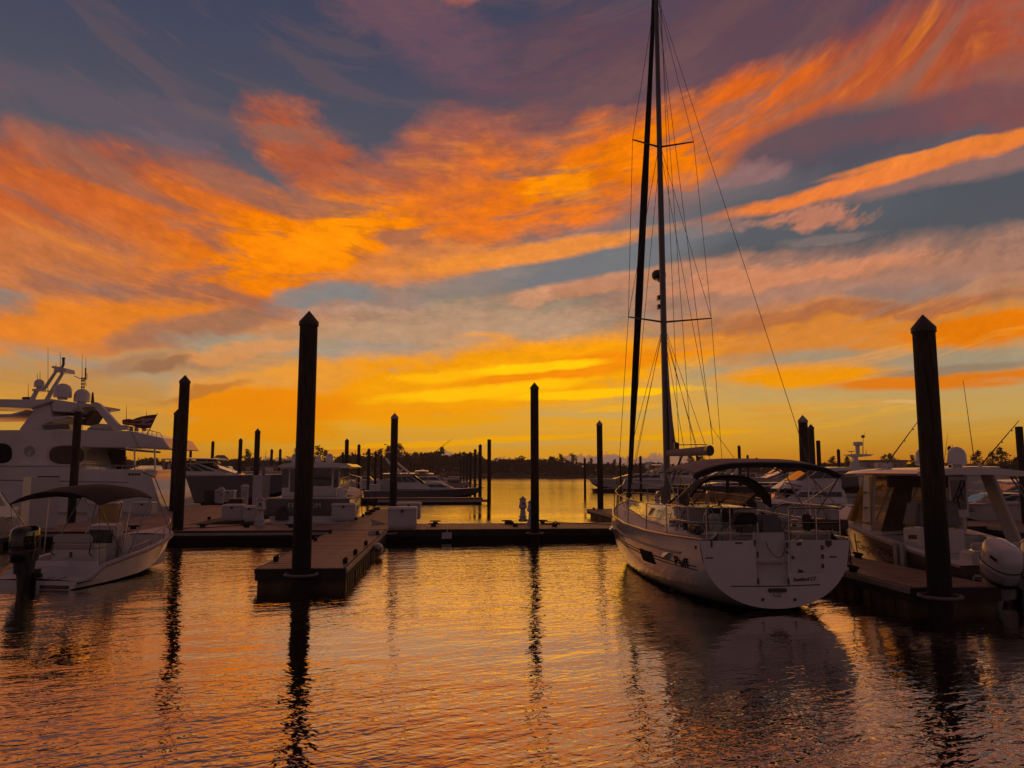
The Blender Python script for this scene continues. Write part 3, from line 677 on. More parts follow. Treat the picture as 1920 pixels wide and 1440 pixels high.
# ================================================================== piles
PM = {}
def pile(px, Y, top, wpx, label, cap='cone', capm='cap', foot_py=None, hoop=False, group='mooring piles'):
    zt = Z_at(top, Y); r = wpx/F*Y/2*1.0; x = X_at(px, Y, DZ)
    o = thing('mooring_pile', label, 'pile', (x, Y, -1.2), random.uniform(0, 6.28), group)
    H = zt+1.2; ch = r*1.25 if cap == 'cone' else 0
    k = 14 if wpx > 14 else 8
    mb = MB(); prof = []
    for i in range(9):
        z = (H-ch-(.02 if ch else 0))*i/8; prof.append((r*(1.03-.05*i/8), z))
    mb.lathe(prof, n=k).build('shaft', M['pile'], o)
    if cap == 'cone':
        kk = 10 if wpx > 14 else 6
        MB().lathe([(r*1.09, H-ch-.22*r*2), (r*1.09, H-ch), (r*.04, H)], n=k).build('cap', M[capm], o)
    if hoop:
        h = MB(); h.tube([(math.cos(a)*(r+.16), math.sin(a)*(r+.14), 1.2+DZ-.12) for a in [2*math.pi*i/20 for i in range(21)]], .035, 6)
        h.build('pile_hoop', M['hoop'] if wpx > 14 else M['beam'], o, label='worn steel hoop around the pile')
    return o
random.seed(2)
pile(565, 18.15, 583, 34, 'tallest left pile, standing at the end of the near finger dock', hoop=True)
pile(1762, 15.0, 590, 41, 'thick dark pile in front of the outboard fishing boat', hoop=True)
pile(1003, 30.3, 717, 15.5, 'middle pile standing alone at the face of the main walkway', hoop=True)
pile(333, 30.3, 703, 19, 'leaning-looking tall pile right of the white yacht stern', hoop=True)
pile(324, 45, 767, 13, 'shorter pile half hidden behind the tall pile at the yacht stern')
pile(134, 39, 760, 14.5, 'pile in front of the white yacht side', capm='capw')
pile(478, 54, 803, 10, 'pile behind the tall grey locker left of the cabin boat')
pile(447, 70, 821, 7, 'thin pile left of the tall locker, second of three in a row')
pile(395, 78, 826, 6, 'thin pile left of the tall locker, leftmost of three in a row')
pile(354, 90, 841, 5, 'small pile peeping right of the tall pile at the yacht stern')
pile(507, 100, 841, 5, 'left one of two tiny matching piles left of the cabin boat')
pile(523, 100, 841, 5, 'right one of two tiny matching piles left of the cabin boat')
pile(556, 64, 825, 9, 'pile mostly hidden by the tallest left pile')
pile(648, 72, 822, 7.5, 'tallest of the piles between cabin boat roof and far finger pile')
pile(671, 76, 832, 6.3, 'second of the piles right of the cabin boat roof')
pile(690, 82, 840, 5.8, 'third of the piles right of the cabin boat roof')
pile(703, 88, 845, 5, 'fourth pile right of the cabin boat roof')
pile(714, 95, 852, 4.5, 'last small pile left of the far finger pile')
pile(641, 100, 847, 4.5, 'short pile touching the dome on the cabin boat roof')
pile(737, 49.2, 774, 13.5, 'pile at the end of the far finger dock beside white dock boxes', capm='capw')
pile(917, 67, 824, 7.3, 'flat-topped pile right of the grey hulled cruiser bow', cap='flat')
pile(900, 78, 832, 6.3, 'pointed pile nearest the flat-topped one in the receding row')
pile(890.5, 92, 841, 5.5, 'second pointed pile of the receding row')
pile(882, 108, 847, 4.8, 'third pointed pile of the receding row')
pile(875, 124, 853, 4, 'fourth pile of the receding row')
pile(869.5, 140, 857, 3.6, 'fifth pile of the receding row')
pile(864, 156, 860, 3.3, 'farthest pile of the receding row')
pile(1126, 48, 788, 11.5, 'pile with pale cap at the finger dock left of the sailboat bow', capm='capw')
pile(1097, 92, 858, 4.5, 'small pile in open water left of the pale capped pile')
pile(1164, 95, 857, 4.2, 'small pile just left of the furled forestay sail')
pile(1202, 84, 854, 4.8, 'small pile between forestay sail and mast')
pile(1309, 88, 852, 5, 'small pile under the boom end')
pile(1389, 66, 834, 6.2, 'pile above the sailboat sunshade, taller of two')
pile(1404, 92, 852, 4.4, 'tiny pile above the sailboat sunshade, shorter of two')
pile(1513, 40, 778, 17, 'broad pile with pale cap behind the sailboat sunshade', capm='capw')
pile(1527, 52, 795, 11, 'pointed pile just right of the broad pale capped pile')
pile(1539, 62, 826, 8, 'flat-topped pile right of the broad pale capped pile', cap='flat')
pile(1576, 76, 841, 6, 'short pile left of the radar mast')
pile(1786, 70, 835, 7, 'pile tip behind the right satellite dome')
pile(1924, 34, 800, 13, 'reddish pile cut by the right edge', cap='flat')
pile(1366, 42, 893, 7, 'dark post seen under the sailboat sunshade', cap='flat')
# ================================================================== boat building blocks
def quadpanel(A, B, Cc, D, u0, u1, v0, v1, off=.012, t=.02):
    """slab lying proud of the face A-B-C-D (bottom left, bottom right, top right, top left)"""
    A, B, Cc, D = map(Vector, (A, B, Cc, D))
    def q(u, v): return (A*(1-u)+B*u)*(1-v)+(D*(1-u)+Cc*u)*v
    n = (B-A).cross(D-A).normalized(); pts = [q(u0, v0)+n*off, q(u1, v0)+n*off, q(u1, v1)+n*off, q(u0, v1)+n*off]
    return MB().prism([p-n*(t) for p in pts], n*t)
def rail(parent, pts, posts, r=.016, name='rail', mat_='steel', label=None):
    mb = MB().tube(pts, r, 5)
    for a, b in posts: mb.tube([a, b], r*.85, 5)
    return mb.build(name, M[mat_], parent, label=label)
def hull_shape(L, B, z0, z1, tw=.86, rake=.9, flare=.6, zk=-.35, n=14, power=1.6, bowp=2.4):
    secs = []
    for i in range(n+1):
        t = i/n; t = t if i < n else .995
        b = B/2*((tw+(1-tw)*math.sin(min(t/.42, 1)*math.pi/2)) if t < .42 else 1-((t-.42)/.58)**bowp)
        b = max(b, .03); zs = z0+(z1-z0)*t**power
        zc = .06+(zs*.55)*t**3.2; bc = b*(.93-.5*flare*t**2.2)
        zkk = zk+(zc-zk)*max(0, (t-.55)/.45)**2.2
        mid = ((b*.45+bc*.55), zc+(zs-zc)*.5)
        prof = [(b, zs), mid, (bc, zc), (bc*.55, (zc+zkk)/2-.03), (0, zkk)]
        s = []
        for x, z in prof: s.append((x, t*L-rake*t**5*max(0, 1-(z-zk)/(zs-zk)), z))
        secs.append([(-x, y, z) for x, y, z in s[:-1]]+[s[-1]]+list(reversed(s[:-1])))
    return secs
def hull_parts(root, secs, hm, deck_t=(0, 1), cockpit=None, stripe=None, dm='gel2', rubr=.022):
    """topsides, bottom, transom, deck, cockpit liner and rub rail from the same stations"""
    n = len(secs); m = len(secs[0])
    mb = MB(); mb.loft([s[:3] for s in secs], cap=False); mb.loft([s[-3:] for s in secs], cap=False)
    mb.add(secs[0], [tuple(range(m))]); mb.build('hull', M[hm], root, sharp=30)
    MB().loft([s[2:-2] for s in secs], cap=False).build('hull_bottom', M['bottom'], root)
    def strip(a, b, inset, dz):
        mm = MB(); S = []
        for s in secs[a:b+1]:
            x, y, z = s[-1]; xi = max(x-inset, .005); S.append([(-xi, y, z+dz), (0, y, z+dz+.03+.02*x), (xi, y, z+dz)])
        return mm.loft(S, cap=False)
    if cockpit:
        c0, c1, zf, wi = cockpit
        strip(c1, n-1, .0, .004).build('foredeck', M[dm], root)
        if c0 > 0: strip(0, c0, .0, .004).build('stern_deck', M[dm], root)
        mm = MB()
        S = [[(-s[-1][0], s[-1][1], s[-1][2]+.004), (-max(s[-1][0]-wi, .02), s[-1][1], s[-1][2]+.004), (-max(s[-1][0]-wi-.03, .015), s[-1][1], zf), (max(s[-1][0]-wi-.03, .015), s[-1][1], zf), (max(s[-1][0]-wi, .02), s[-1][1], s[-1][2]+.004), (s[-1][0], s[-1][1], s[-1][2]+.004)] for s in secs[c0:c1+1]]
        mm.loft(S, cap=False)
        mm.add(S[0][1:5], [(0, 1, 2, 3)]); mm.add(S[-1][1:5], [(0, 1, 2, 3)]); mm.build('cockpit', M[dm], root, sharp=25)
    else:
        strip(0, n-1, .0, .004).build('deck', M[dm], root)
    mb = MB()
    for sg in (-1, 1): mb.tube([(sg*abs(s[-1][0])+sg*.01, s[-1][1], s[-1][2]-.03) for s in secs], rubr, 5)
    mb.build('rub_rail', M['lip'], root)
    if stripe:
        mm = MB()
        for sg in (0, -1):
            S = []
            for s in secs[:-1]:
                a = Vector(s[0] if sg == 0 else s[-1]); b = Vector(s[1] if sg == 0 else s[-2]); o = Vector((-.012 if sg == 0 else .012, 0, 0))
                S.append([a.lerp(b, stripe[0])+o, a.lerp(b, stripe[1])+o])
            mm.loft(S, cap=False)
        mm.build('stripe', M[stripe[2]], root)
def sheer_at(secs, t):
    f = t*(len(secs)-1); i = min(int(f), len(secs)-2); return Vector(secs[i][-1]).lerp(Vector(secs[i+1][-1]), f-i)
def cabin(root, y0, y1, zb, zt, wb, wt, rb=.1, rf=.8, nwin=3, mat_='gel', wv=(.45, .85), name='cabin', ws=True, back=False, wm='glass', nose=.75):
    b = [(-wb, y0, zb), (wb, y0, zb), (wb*.97, y1-.35*(y1-y0)*.3, zb), (wb*nose, y1, zb), (-wb*nose, y1, zb), (-wb*.97, y1-.35*(y1-y0)*.3, zb)]
    t = [(-wt, y0+rb, zt), (wt, y0+rb, zt), (wt*.97, y1-rf-.3*(y1-y0)*.3, zt), (wt*nose, y1-rf, zt), (-wt*nose, y1-rf, zt), (-wt*.97, y1-rf-.3*(y1-y0)*.3, zt)]
    o = MB().frus(b, t).build(name, M[mat_], root, bevel=.05)
    for i in range(nwin):
        u0 = .08+.86*i/nwin; u1 = .08+.86*(i+1)/nwin-.03
        quadpanel(b[1], b[2], t[2], t[1], u0, u1, *wv).build('window', M[wm], o)
        quadpanel(b[5], b[0], t[0], t[5], 1-u1, 1-u0, *wv).build('window', M[wm], o)
    if ws:
        for k in range(2): quadpanel(b[3], b[4], t[4], t[3], .05+.46*k, .49+.46*k, wv[0]-.1, .94).build('windshield_pane', M[wm], o)
        quadpanel(b[2], b[3], t[3], t[2], .1, .9, wv[0]-.1, .92).build('windshield_pane', M[wm], o); quadpanel(b[4], b[5], t[5], t[4], .1, .9, wv[0]-.1, .92).build('windshield_pane', M[wm], o)
    if back: quadpanel(b[0], b[1], t[1], t[0], .55, .9, .08, .9).build('door', M[wm], o); quadpanel(b[0], b[1], t[1], t[0], .1, .48, .45, .9).build('window', M[wm], o)
    return o
def hardtop(root, y0, y1, hw, z, th=.09, mat_='gel', crown=.08, name='hardtop'):
    S = []
    for i in range(7):
        u = i/6; y = y0+(y1-y0)*u; k = 1-.12*abs(2*u-1)**3; zz = z+crown*.5*(1-(2*u-1)**2)
        S.append([(-hw*k, y, zz), (-hw*k*.6, y, zz+crown), (0, y, zz+crown*1.25), (hw*k*.6, y, zz+crown), (hw*k, y, zz), (hw*k*.97, y, zz-th*.7), (hw*k*.6, y, zz-th+crown*.6), (-hw*k*.6, y, zz-th+crown*.6), (-hw*k*.97, y, zz-th*.7)])
    return MB().loft(S, ring=True).build(name, M[mat_], root, sharp=50)
def dome(root, x, y, z, r, h=None, name='satellite_dome', mat_='gel', base=True):
    h = h or 2.1*r
    pr = [(r*.5, -.02*h), (r*.55, .1*h), (r*.98, .12*h), (r, .3*h)]+[(r*math.cos(a), .5*h+.5*h*math.sin(a)) for a in [i*math.pi/2/6 for i in range(1, 6)]]+[(.01, h)]
    return MB().lathe(pr, (x, y, z), 16).build(name, M[mat_], root)
def antenna(root, p, q_, r=.012, name='antenna', mat_='alu'):
    return MB().tube([p, q_], r, 5, r*.5).build(name, M[mat_], root)
def arch(root, y0, y1, hw, z0, z1, w=.3, lean=.5, name='radar_arch', mat_='gel'):
    mb = MB()
    for s in (-1, 1):
        b = [(s*hw, y0, z0), (s*(hw-.1), y0, z0), (s*(hw-.1), y0+w*1.6, z0), (s*hw, y0+w*1.6, z0)]
        t = [(s*hw*.86, y0-lean, z1), (s*(hw*.86-.1), y0-lean, z1), (s*(hw*.86-.1), y0-lean+w, z1), (s*hw*.86, y0-lean+w, z1)]
        mb.frus(b, t)
    mb.box(-hw*.86, hw*.86, y0-lean, y0-lean+w, z1-.002, z1+.1)
    return mb.build(name, M[mat_], root, bevel=.02)
def outboard(root, x, y, z, s=1.0, m1='engw', m2='engg', tilt=0.0, S3=(1, 1, 1)):
    """outboard motor hung on a transom; parts are children of the boat"""
    T = Matrix.Translation((x, y, z))@Matrix.Rotation(tilt, 4, 'X')@Matrix.Scale(s, 4)@Matrix.Diagonal((*S3, 1))
    def ring(zz, w, y0, y1, p=2.6, n=20):
        yc = (y0+y1)/2; h = (y1-y0)/2; out = []
        for k in range(n):
            a = 2*math.pi*k/n; c, sn = math.cos(a), math.sin(a)
            out.append((w*math.copysign(abs(c)**(2/p), c), yc+h*math.copysign(abs(sn)**(2/p), sn), zz))
        return out
    o = MB().loft([ring(.28, .17, -.50, .04), ring(.34, .225, -.60, .1), ring(.5, .25, -.68, .14), ring(.74, .255, -.72, .15), ring(.90, .245, -.70, .14), ring(.98, .215, -.63, .09), ring(1.02, .15, -.52, .0), ring(1.035, .06, -.4, -.15)], ring=True).build('engine_cowl', M[m1], root, M=T, sharp=50)
    MB().loft([ring(.30, .24, -.655, .09), ring(.36, .252, -.685, .11)], ring=True).build('cowl_band', M['blk'], o, M=T)
    MB().loft([ring(.285, .18, -.53, .05), ring(.36, .24, -.64, .12), ring(.52, .256, -.69, .146), ring(.55, .25, -.68, .14)], ring=True).build('cowl_lower_panel', M[m2], o, M=T)
    MB().loft([ring(.06, .2, -.5, .0), ring(.29, .2, -.55, .04)], ring=True).build('cowl_skirt', M[m2], root, M=T)
    for s_ in (-1, 1): MB().box(s_*.262-.004, s_*.262+.004, -.55, -.35, .78, .83).build('cowl_vent', M['ink'], o, M=T)
    MB().loft([ring(.60, .262, -.715, .155), ring(.615, .262, -.718, .157)], ring=True).build('cowl_seam', M['ink'], o, M=T)
    MB().loft([ring(-.55, .06, -.4, -.02), ring(-.3, .08, -.42, .0), ring(.06, .13, -.46, .0)], ring=True).build('engine_leg', M[m2], root, M=T)
    MB().box(-.14, .14, -.02, .2, -.35, .12).box(-.18, .18, .1, .22, -.2, .02).build('engine_bracket', M['blk'], root, M=T)
    return o
def lettering(parent, txt, size, A, B, U, mat_='blk', shear=0, bold=0, width=None, name='lettering'):
    """text centred on A, running along B (unit), up along U; flat letters standing 4 mm proud"""
    me = text_mesh(txt, size, shear, .004, bold); A, B, U = Vector(A), Vector(B).normalized(), Vector(U).normalized(); n = B.cross(U).normalized()
    if width:
        w_ = max(v.co.x for v in me.vertices)-min(v.co.x for v in me.vertices); kx = width/w_
    else: kx = 1
    for v in me.vertices: v.co = A+B*v.co.x*kx+U*v.co.y+n*(v.co.z+.008)
    me.materials.clear(); me.materials.append(M[mat_]); o = bpy.data.objects.new(name, me); C.objects.link(o); o.parent = parent; return o
def rope(pts, label, r=.012, sag=.25, cat='mooring line'):
    pts = [Vector(p) for p in pts]; a, b = pts[0], pts[-1]; q_ = []
    for i in range(11):
        u = i/10; p = a.lerp(b, u); p.z -= sag*4*u*(1-u); q_.append(p)
    q_[0] = a
    return tag(MB().tube(q_, r, 5).build('mooring_line', M['line']), label, cat, 'mooring lines')

# ================================================================== the sailboat
S = Frame((5.17, 15.32, 0), GRID)
sb = thing('sailboat', 'white sloop with tall mast moored stern-to beside the right finger dock', 'sailboat', S.l, GRID)
SY = [(0, 1.52, 1.38), (.25, 1.56, 1.375), (1.5, 1.74, 1.35), (3, 1.86, 1.34), (5, 1.9, 1.38), (7, 1.74, 1.46), (9, 1.32, 1.54), (10.6, .82, 1.6), (11.8, .38, 1.645), (12.6, .04, 1.67)]
def interp(tab, y, k):
    for a, b in zip(tab, tab[1:]):
        if y <= b[0]: return a[k]+(b[k]-a[k])*max(0, (y-a[0]))/(b[0]-a[0])
    return tab[-1][k]
def sb_x(y, z):
    b, zs = interp(SY, y, 1), interp(SY, y, 2); zb = .07-.5*math.sin(min(y/12.6, 1)*math.pi)**.7
    return b*max(0, 1-(max(0, zs-z)/(zs-zb))**2.3)**(1/2.1)
ys = [0, .25, .8, 1.5, 2.3, 3, 4, 5, 6, 7, 8, 9, 9.8, 10.6, 11.2, 11.8, 12.25, 12.6]
secs = []; K = 14
for y in ys:
    b, zs = interp(SY, y, 1), interp(SY, y, 2); zb = .07-.5*math.sin(min(y/12.6, 1)*math.pi)**.7; t = y/12.6; s = []
    for k in range(K+1):
        ph = k/K*math.pi/2; x = b*abs(math.cos(ph))**(2/2.15); z = zs-(zs-zb)*abs(math.sin(ph))**(2/2.3)
        s.append((x, y-1.1*t**6*(zs-z)/(zs-zb), z))
    secs.append([(-x, y_, z) for x, y_, z in s[:-1]]+[(0, s[-1][1], s[-1][2])]+list(reversed(s[:-1])))
MB().loft(secs, cap=False).build('hull', M['gel'], sb, sharp=60)
# antifouling shell just outside the hull under the waterline
sub = []
for s in secs[1:]:
    z_t = .1; ring = [Vector(p) for p in s if p[2] < z_t+.02]
    sub.append(ring)
nn = min(len(r_) for r_ in sub)
def resamp(r_, n):
    out = []
    for i in range(n):
        f = i/(n-1)*(len(r_)-1); j = min(int(f), len(r_)-2); out.append(r_[j].lerp(r_[j+1], f-j)*1.0+Vector((0, 0, -.006)))
    return out
sub = [[v+Vector((math.copysign(.006, v.x), 0, 0)) for v in resamp(r_, 9)] for r_ in sub if len(r_) > 2]
MB().loft(sub, cap=False).build('hull_bottom', M['bottom'], sb)
# transom: a shield with a recessed boarding step
tp = [Vector(p)+Vector((0, -.004, 0)) for p in secs[0]]
sx0, sx1 = S.y(1416, 1010, 0).x, S.y(1476, 1010, 0).x
def shield(x):                                            # lower edge of the transom at x
    ax = abs(x); prev = None
    for a, b in zip(tp[len(tp)//2:], tp[len(tp)//2+1:]):
        if a.x <= ax <= b.x: return a.z+(b.z-a.z)*(ax-a.x)/max(b.x-a.x, 1e-6)
    return tp[0].z
zs_step = S.y(1445, 1096, 0).z
xs = [i/24 for i in range(25)]
def col_panel(xa, xb, ztop, zbot=None):
    m_ = MB(); n_ = 14; top = []; bot = []
    for i in range(n_+1):
        x = xa+(xb-xa)*i/n_; top.append((x, 0, ztop)); bot.append((x, 0, (zbot if zbot is not None else shield(x)) if abs(x) < 1.519 else ztop-.001))
    m_.prism(bot+list(reversed(top)), (0, .05, 0)); return m_
zt_ = 1.378
tr = MB(); tr.v = []; col_m = col_panel(-1.52, sx0, zt_); tr.add(col_m.v, col_m.f); c2 = col_panel(sx1, 1.52, zt_); tr.add(c2.v, c2.f); c3 = col_panel(sx0+.0005, sx1-.0005, zs_step); tr.add(c3.v, c3.f)
trans = tr.build('transom', M['gel'], sb, sharp=60)
xm = S.y(1445, 1050, 0)
st = MB(); zmid = S.y(1445, 1053, 0).z; ztop_ = S.y(1445, 1014, 0).z; zlow = zs_step
st.box(sx0, sx1, .06, .5, zlow-.04, zlow); st.box(sx0, sx1, .09, .13, zlow, zmid-.012); st.box(sx0, sx1, .15, .8, zmid-.03, zmid-.012); st.box(sx0, sx1, .13, .17, zmid, ztop_+.15); st.box(sx0-.03, sx0, .051, .9, zlow, 1.37); st.box(sx1, sx1+.03, .051, .9, zlow, 1.37)
st.build('boarding_steps', M['gel2'], sb)
A = S.y(1480, 1013, 0); B_ = S.y(1541, 1073, 0)
MB().box(A.x, B_.x, -.016, .0, B_.z, A.z).build('locker_hatch', M['gel2'], sb, bevel=.006)
for px, py in ((1541, 1026), (1541.5, 1043), (1542, 1061)): q_ = S.y(px, py, 0); MB().box(q_.x-.022, q_.x+.022, -.03, -.001, q_.z-.04, q_.z+.04).build('hinge', M['blk'], sb)
for px, py in ((1495, 1020), (1499, 1019), (1486, 1045), (1498, 1070), (1502, 1071), (1304, 1026), (1430, 1124), (1490, 1124), (1475, 1035)):
    q_ = S.y(px, py, 0); MB().lathe([(.026, 0), (.03, .012), (.012, .02)], n=10, M=Matrix.Translation((q_.x, -.017 if 1480 < px < 1541 else -.005, q_.z))@Matrix.Rotation(R(90), 4, 'X')).build('fitting', M['blk'], sb)
A = S.y(1440, 1103, 0); B_ = S.y(1474, 1110, 0)
MB().box(A.x, B_.x, -.04, -.002, B_.z, A.z).build('grab_recess', M['blk'], sb, bevel=.01)
q_ = S.y(1457, 1114, 0); MB().tube([(q_.x-.06, -.03, q_.z+.03), (q_.x-.04, -.06, q_.z-.03), (q_.x+.04, -.06, q_.z-.03), (q_.x+.06, -.03, q_.z+.03)], .014, 6).build('ladder_handle', M['steel'], sb)
A = S.y(1371, 1099, 0); B_ = S.y(1537, 1096, 0)
MB().tube([(A.x, -.008, A.z), (0, -.012, A.z-.01), (B_.x, -.008, B_.z)], .009, 5).build('platform_seam', M['blk'], sb)
for px, py in ((1334, 1020), (1415, 1018), (1420, 1040), (1421, 1090), (1476, 1022), (1478, 1090), (1553, 1020)):
    q_ = S.y(px, py, 0); MB().box(q_.x-.015, q_.x+.015, -.03, -.003, q_.z-.06, q_.z+.06).build('transom_clasp', M['blk'], sb, bevel=.005)
for px, py in ((1330, 1046), (1385, 1018), (1562, 1044)):
    q_ = S.y(px, py, 0); MB().box(q_.x-.07, q_.x+.07, -.014, -.003, q_.z-.012, q_.z+.012).build('vent', M['bin'], sb)
for px in (1553,): q_ = S.y(px, 1018, 0); MB().box(q_.x-.06, q_.x+.06, -.02, -.003, q_.z-.05, q_.z+.05).build('socket_cover', M['blk'], sb)
qq = [S.y(px, py, -.02) for px, py in ((1436, 1015), (1440, 1027), (1449, 1040), (1458, 1046), (1466, 1044), (1471, 1033), (1474, 1018))]
MB().tube(qq, .008, 5).build('gate_line', M['line'], sb)
q_ = S.y(1468.5, 1057, -.02); MB().lathe([(.012, 0), (.012, .02)], n=8, M=Matrix.Translation(q_)@Matrix.Rotation(R(90), 4, 'X')).build('stern_light', M['steel'], sb)
q_ = S.y(1508, 1086, -.004); lettering(sb, 'Stamford CT', .105, q_, (1, 0, .02), (0, 0, 1), 'ink', .3, .0, width=.47, name='hailing_port')
# name on the port quarter, following the hull
me = text_mesh('Puff', .30, .12, 0, .004)
wmax = max(v.co.x for v in me.vertices)-min(v.co.x for v in me.vertices)
pa = S.x(1258, 1050, -1.72); pb = S.x(1281, 1058, -1.66)
yc, wy = (pa.y+pb.y)/2, abs(pa.y-pb.y); zc_ = (pa.z+pb.z)/2
for v in me.vertices:
    y = yc-v.co.x*wy/wmax*1.05; z = zc_+v.co.y*.9; v.co = (-sb_x(y, z)-.014, y, z)
me.materials.clear(); me.materials.append(M['ink']); o = bpy.data.objects.new('boat_name', me); C.objects.link(o); o.parent = sb
def hull_line(y0, y1, dz0, dz1, r, name, mat_, n=24, out=.006):
    return MB().tube([(-sb_x(y0+(y1-y0)*i/n, interp(SY, y0+(y1-y0)*i/n, 2)-(dz0+(dz1-dz0)*i/n))-out, y0+(y1-y0)*i/n, interp(SY, y0+(y1-y0)*i/n, 2)-(dz0+(dz1-dz0)*i/n)) for i in range(n+1)], r, 6).build(name, M[mat_], sb)
hull_line(.9, 11.6, .30, .22, .024, 'rub_rail', 'lip', out=.012)
for d in (.53, .60): hull_line(.35, 11.4, d, d-.12, .009, 'cove_stripe', 'ink')
wl = MB()
for sg in (-1, 1): wl.loft([[(sg*(sb_x(y, z)+.005), y-1.1*(y/12.6)**6*(interp(SY, y, 2)-z)/1.9, z) for z in (.10, .13, .17)] for y in [.3+.5*i for i in range(24)]], cap=False)
wl.build('waterline_stripe', M['navy'], sb)
y0, y1 = 2.6, 3.55; mb = MB()
mb.loft([[(-sb_x(y, z)-.012, y, z) for z in (.62, .72, .82, .9)] for y in (y0, y0+.3, y0+.6, y1)], cap=False); mb.build('hull_window', M['ink'], sb)
for y in (1.6, 7.6):
    z = interp(SY, y, 2)-.34; x = -sb_x(y, z); MB().frus([(x-.02, y-.18, z), (x-.02, y+.18, z), (x+.04, y+.18, z), (x+.04, y-.18, z)], [(x-.1, y-.05, z-.1), (x-.1, y+.12, z-.1), (x+.02, y+.12, z-.16), (x+.02, y-.05, z-.16)]).build('fairlead', M['gel'], sb)
# deck, toe rails, cockpit well
dk = []
for s in secs:
    x, y, z = s[-1]; dk.append([(-x+.004, y, z+.002), (-x*.5, y, z+.05*min(1, x)), (0, y, z+.07*min(1, x)), (x*.5, y, z+.05*min(1, x)), (x-.004, y, z+.002)])
MB().loft(dk[5:], cap=False).build('deck', M['gel2'], sb)
cw = []
for s in secs[:6]:
    x, y, z = s[-1]; w1 = min(x-.38, 1.32); cw.append([(-x+.004, y, z+.002), (-w1-.12, y, z+.03), (-w1, y, z+.16), (-w1+.06, y, .95), (w1-.06, y, .95), (w1, y, z+.16), (w1+.12, y, z+.03), (x-.004, y, z+.002)])
mb = MB().loft(cw, cap=False); mb.add(cw[-1][1:-1], [tuple(range(6))]); mb.build('cockpit', M['gel2'], sb, sharp=30)
mb = MB()
for s_ in (-1, 1): mb.tube([(s_*(abs(s[-1][0])-.02), s[-1][1], s[-1][2]+.03) for s in secs], .022, 6)
mb.build('toe_rail', M['steel'], sb)
# coachroof with portlights
b = [(-1.15, 3.1, 1.38), (1.15, 3.1, 1.38), (1.12, 6.2, 1.46), (.78, 9.3, 1.56), (.35, 10.1, 1.6), (-.35, 10.1, 1.6), (-.78, 9.3, 1.56), (-1.12, 6.2, 1.46)]
t_ = [(-.98, 3.1, 1.86), (.98, 3.1, 1.86), (.92, 6.2, 1.88), (.58, 8.9, 1.80), (.2, 9.5, 1.72), (-.2, 9.5, 1.72), (-.58, 8.9, 1.80), (-.92, 6.2, 1.88)]
cr_ = MB().frus(b, t_).build('coachroof', M['gel'], sb, bevel=.05)
for (i, j), us in (((7, 0), (.2, .45, .72)), ((6, 7), (.3, .62))):
    for u in us:
        quadpanel(b[i], b[j], t_[j], t_[i], u, u+.13, .3, .75).build('portlight', M['glass'], cr_)
for (i, j), us in (((1, 2), (.2, .5)), ((2, 3), (.3,))):
    for u in us: quadpanel(b[i], b[j], t_[j], t_[i], u, u+.13, .3, .75).build('portlight', M['glass'], cr_)
MB().box(-.3, .3, 7.6, 8.2, 1.87, 1.91).box(-.25, .25, 4.6, 5.1, 1.885, 1.93).build('deck_hatch', M['glass'], sb, bevel=.01)
for x in (-.7, .7):
    MB().tube([(x, 6.0, 1.87), (x, 6.0, 2.05), (x, 5.9, 2.14), (x, 5.76, 2.12)], .06, 8, .08).build('dorade_vent', M['steel'], sb)
    MB().tube([(x*1.25, 3.6, 1.9), (x*1.25, 3.7, 1.96), (x*1.2, 5.6, 1.97), (x*1.2, 5.7, 1.9)], .014, 5).build('handrail', M['steel'], sb)
# mast and boom
mf = S.on(1, 1247, 868, 7.45); mx, my = 0.0, 7.45
mast_top = 17.9
T_ = Matrix.Translation((mx, my, 0))
def ovring(z, a, b_): return [(mx+a*math.cos(2*math.pi*k/12), my+b_*math.sin(2*math.pi*k/12), z) for k in range(12)]
MB().loft([ovring(1.8, .095, .13), ovring(10, .09, .125), ovring(mast_top, .06, .085)], ring=True).build('mast', M['alu'], sb)
mb = MB()
mb.loft([ovring(2.4, .02, .02)]*1+[[(mx+.1+.0*z, my-.22, z) for k in range(1)] for z in ()], cap=False) if False else None
sail = []
for z, dx_, wd in ((3.35, .15, .10), (3.6, .14, .09), (4.2, .10, .055), (5.2, .05, .03), (6.2, .02, .015)):
    sail.append([(mx+dx_+wd*math.cos(2*math.pi*k/8), my-.16+.12*math.sin(2*math.pi*k/8), z) for k in range(8)])
MB().loft(sail, ring=True).build('sail_clew', M['tan'], sb)
hl = S.y(1250, 858, my); be = S.on(0, 1328, 843, 0.0)
bz0 = S.y(1250, 850, my).z; by1 = my-3.75; bz1 = S.y(1326, 845, by1).z
def bring(y, z, a, b_, x=0): return [(x+a*math.cos(2*math.pi*k/12), y, z+b_*math.sin(2*math.pi*k/12)) for k in range(12)]
bm_ = MB().loft([bring(my-.15, bz0, .06, .09), bring(my-1.5, bz0-.01, .08, .105), bring(by1+.1, bz1, .088, .118)], ring=True).build('boom', M['tan'], sb)
MB().loft([bring(by1+.1, bz1, .10, .13), bring(by1-.08, bz1, .10, .135)], ring=True).build('boom_cap', M['blk'], sb)
MB().tube([(.12, my-.2, bz0+.42), (.1, my-.9, bz0+.22), (.05, by1+.3, bz1+.16)], .012, 5).tube([(.12, my-.2, bz0+.4), (0, my-.9, bz0+.12)], .012, 5).build('outhaul', M['wire'], sb)
MB().box(-.03, .09, my-.95, my-.85, bz0+.1, bz0+.28).build('block', M['blk'], sb)
MB().tube([(0, my-.1, 2.15), (0, my-1.5, bz0-.1)], .035, 6).build('boom_vang', M['alu'], sb)
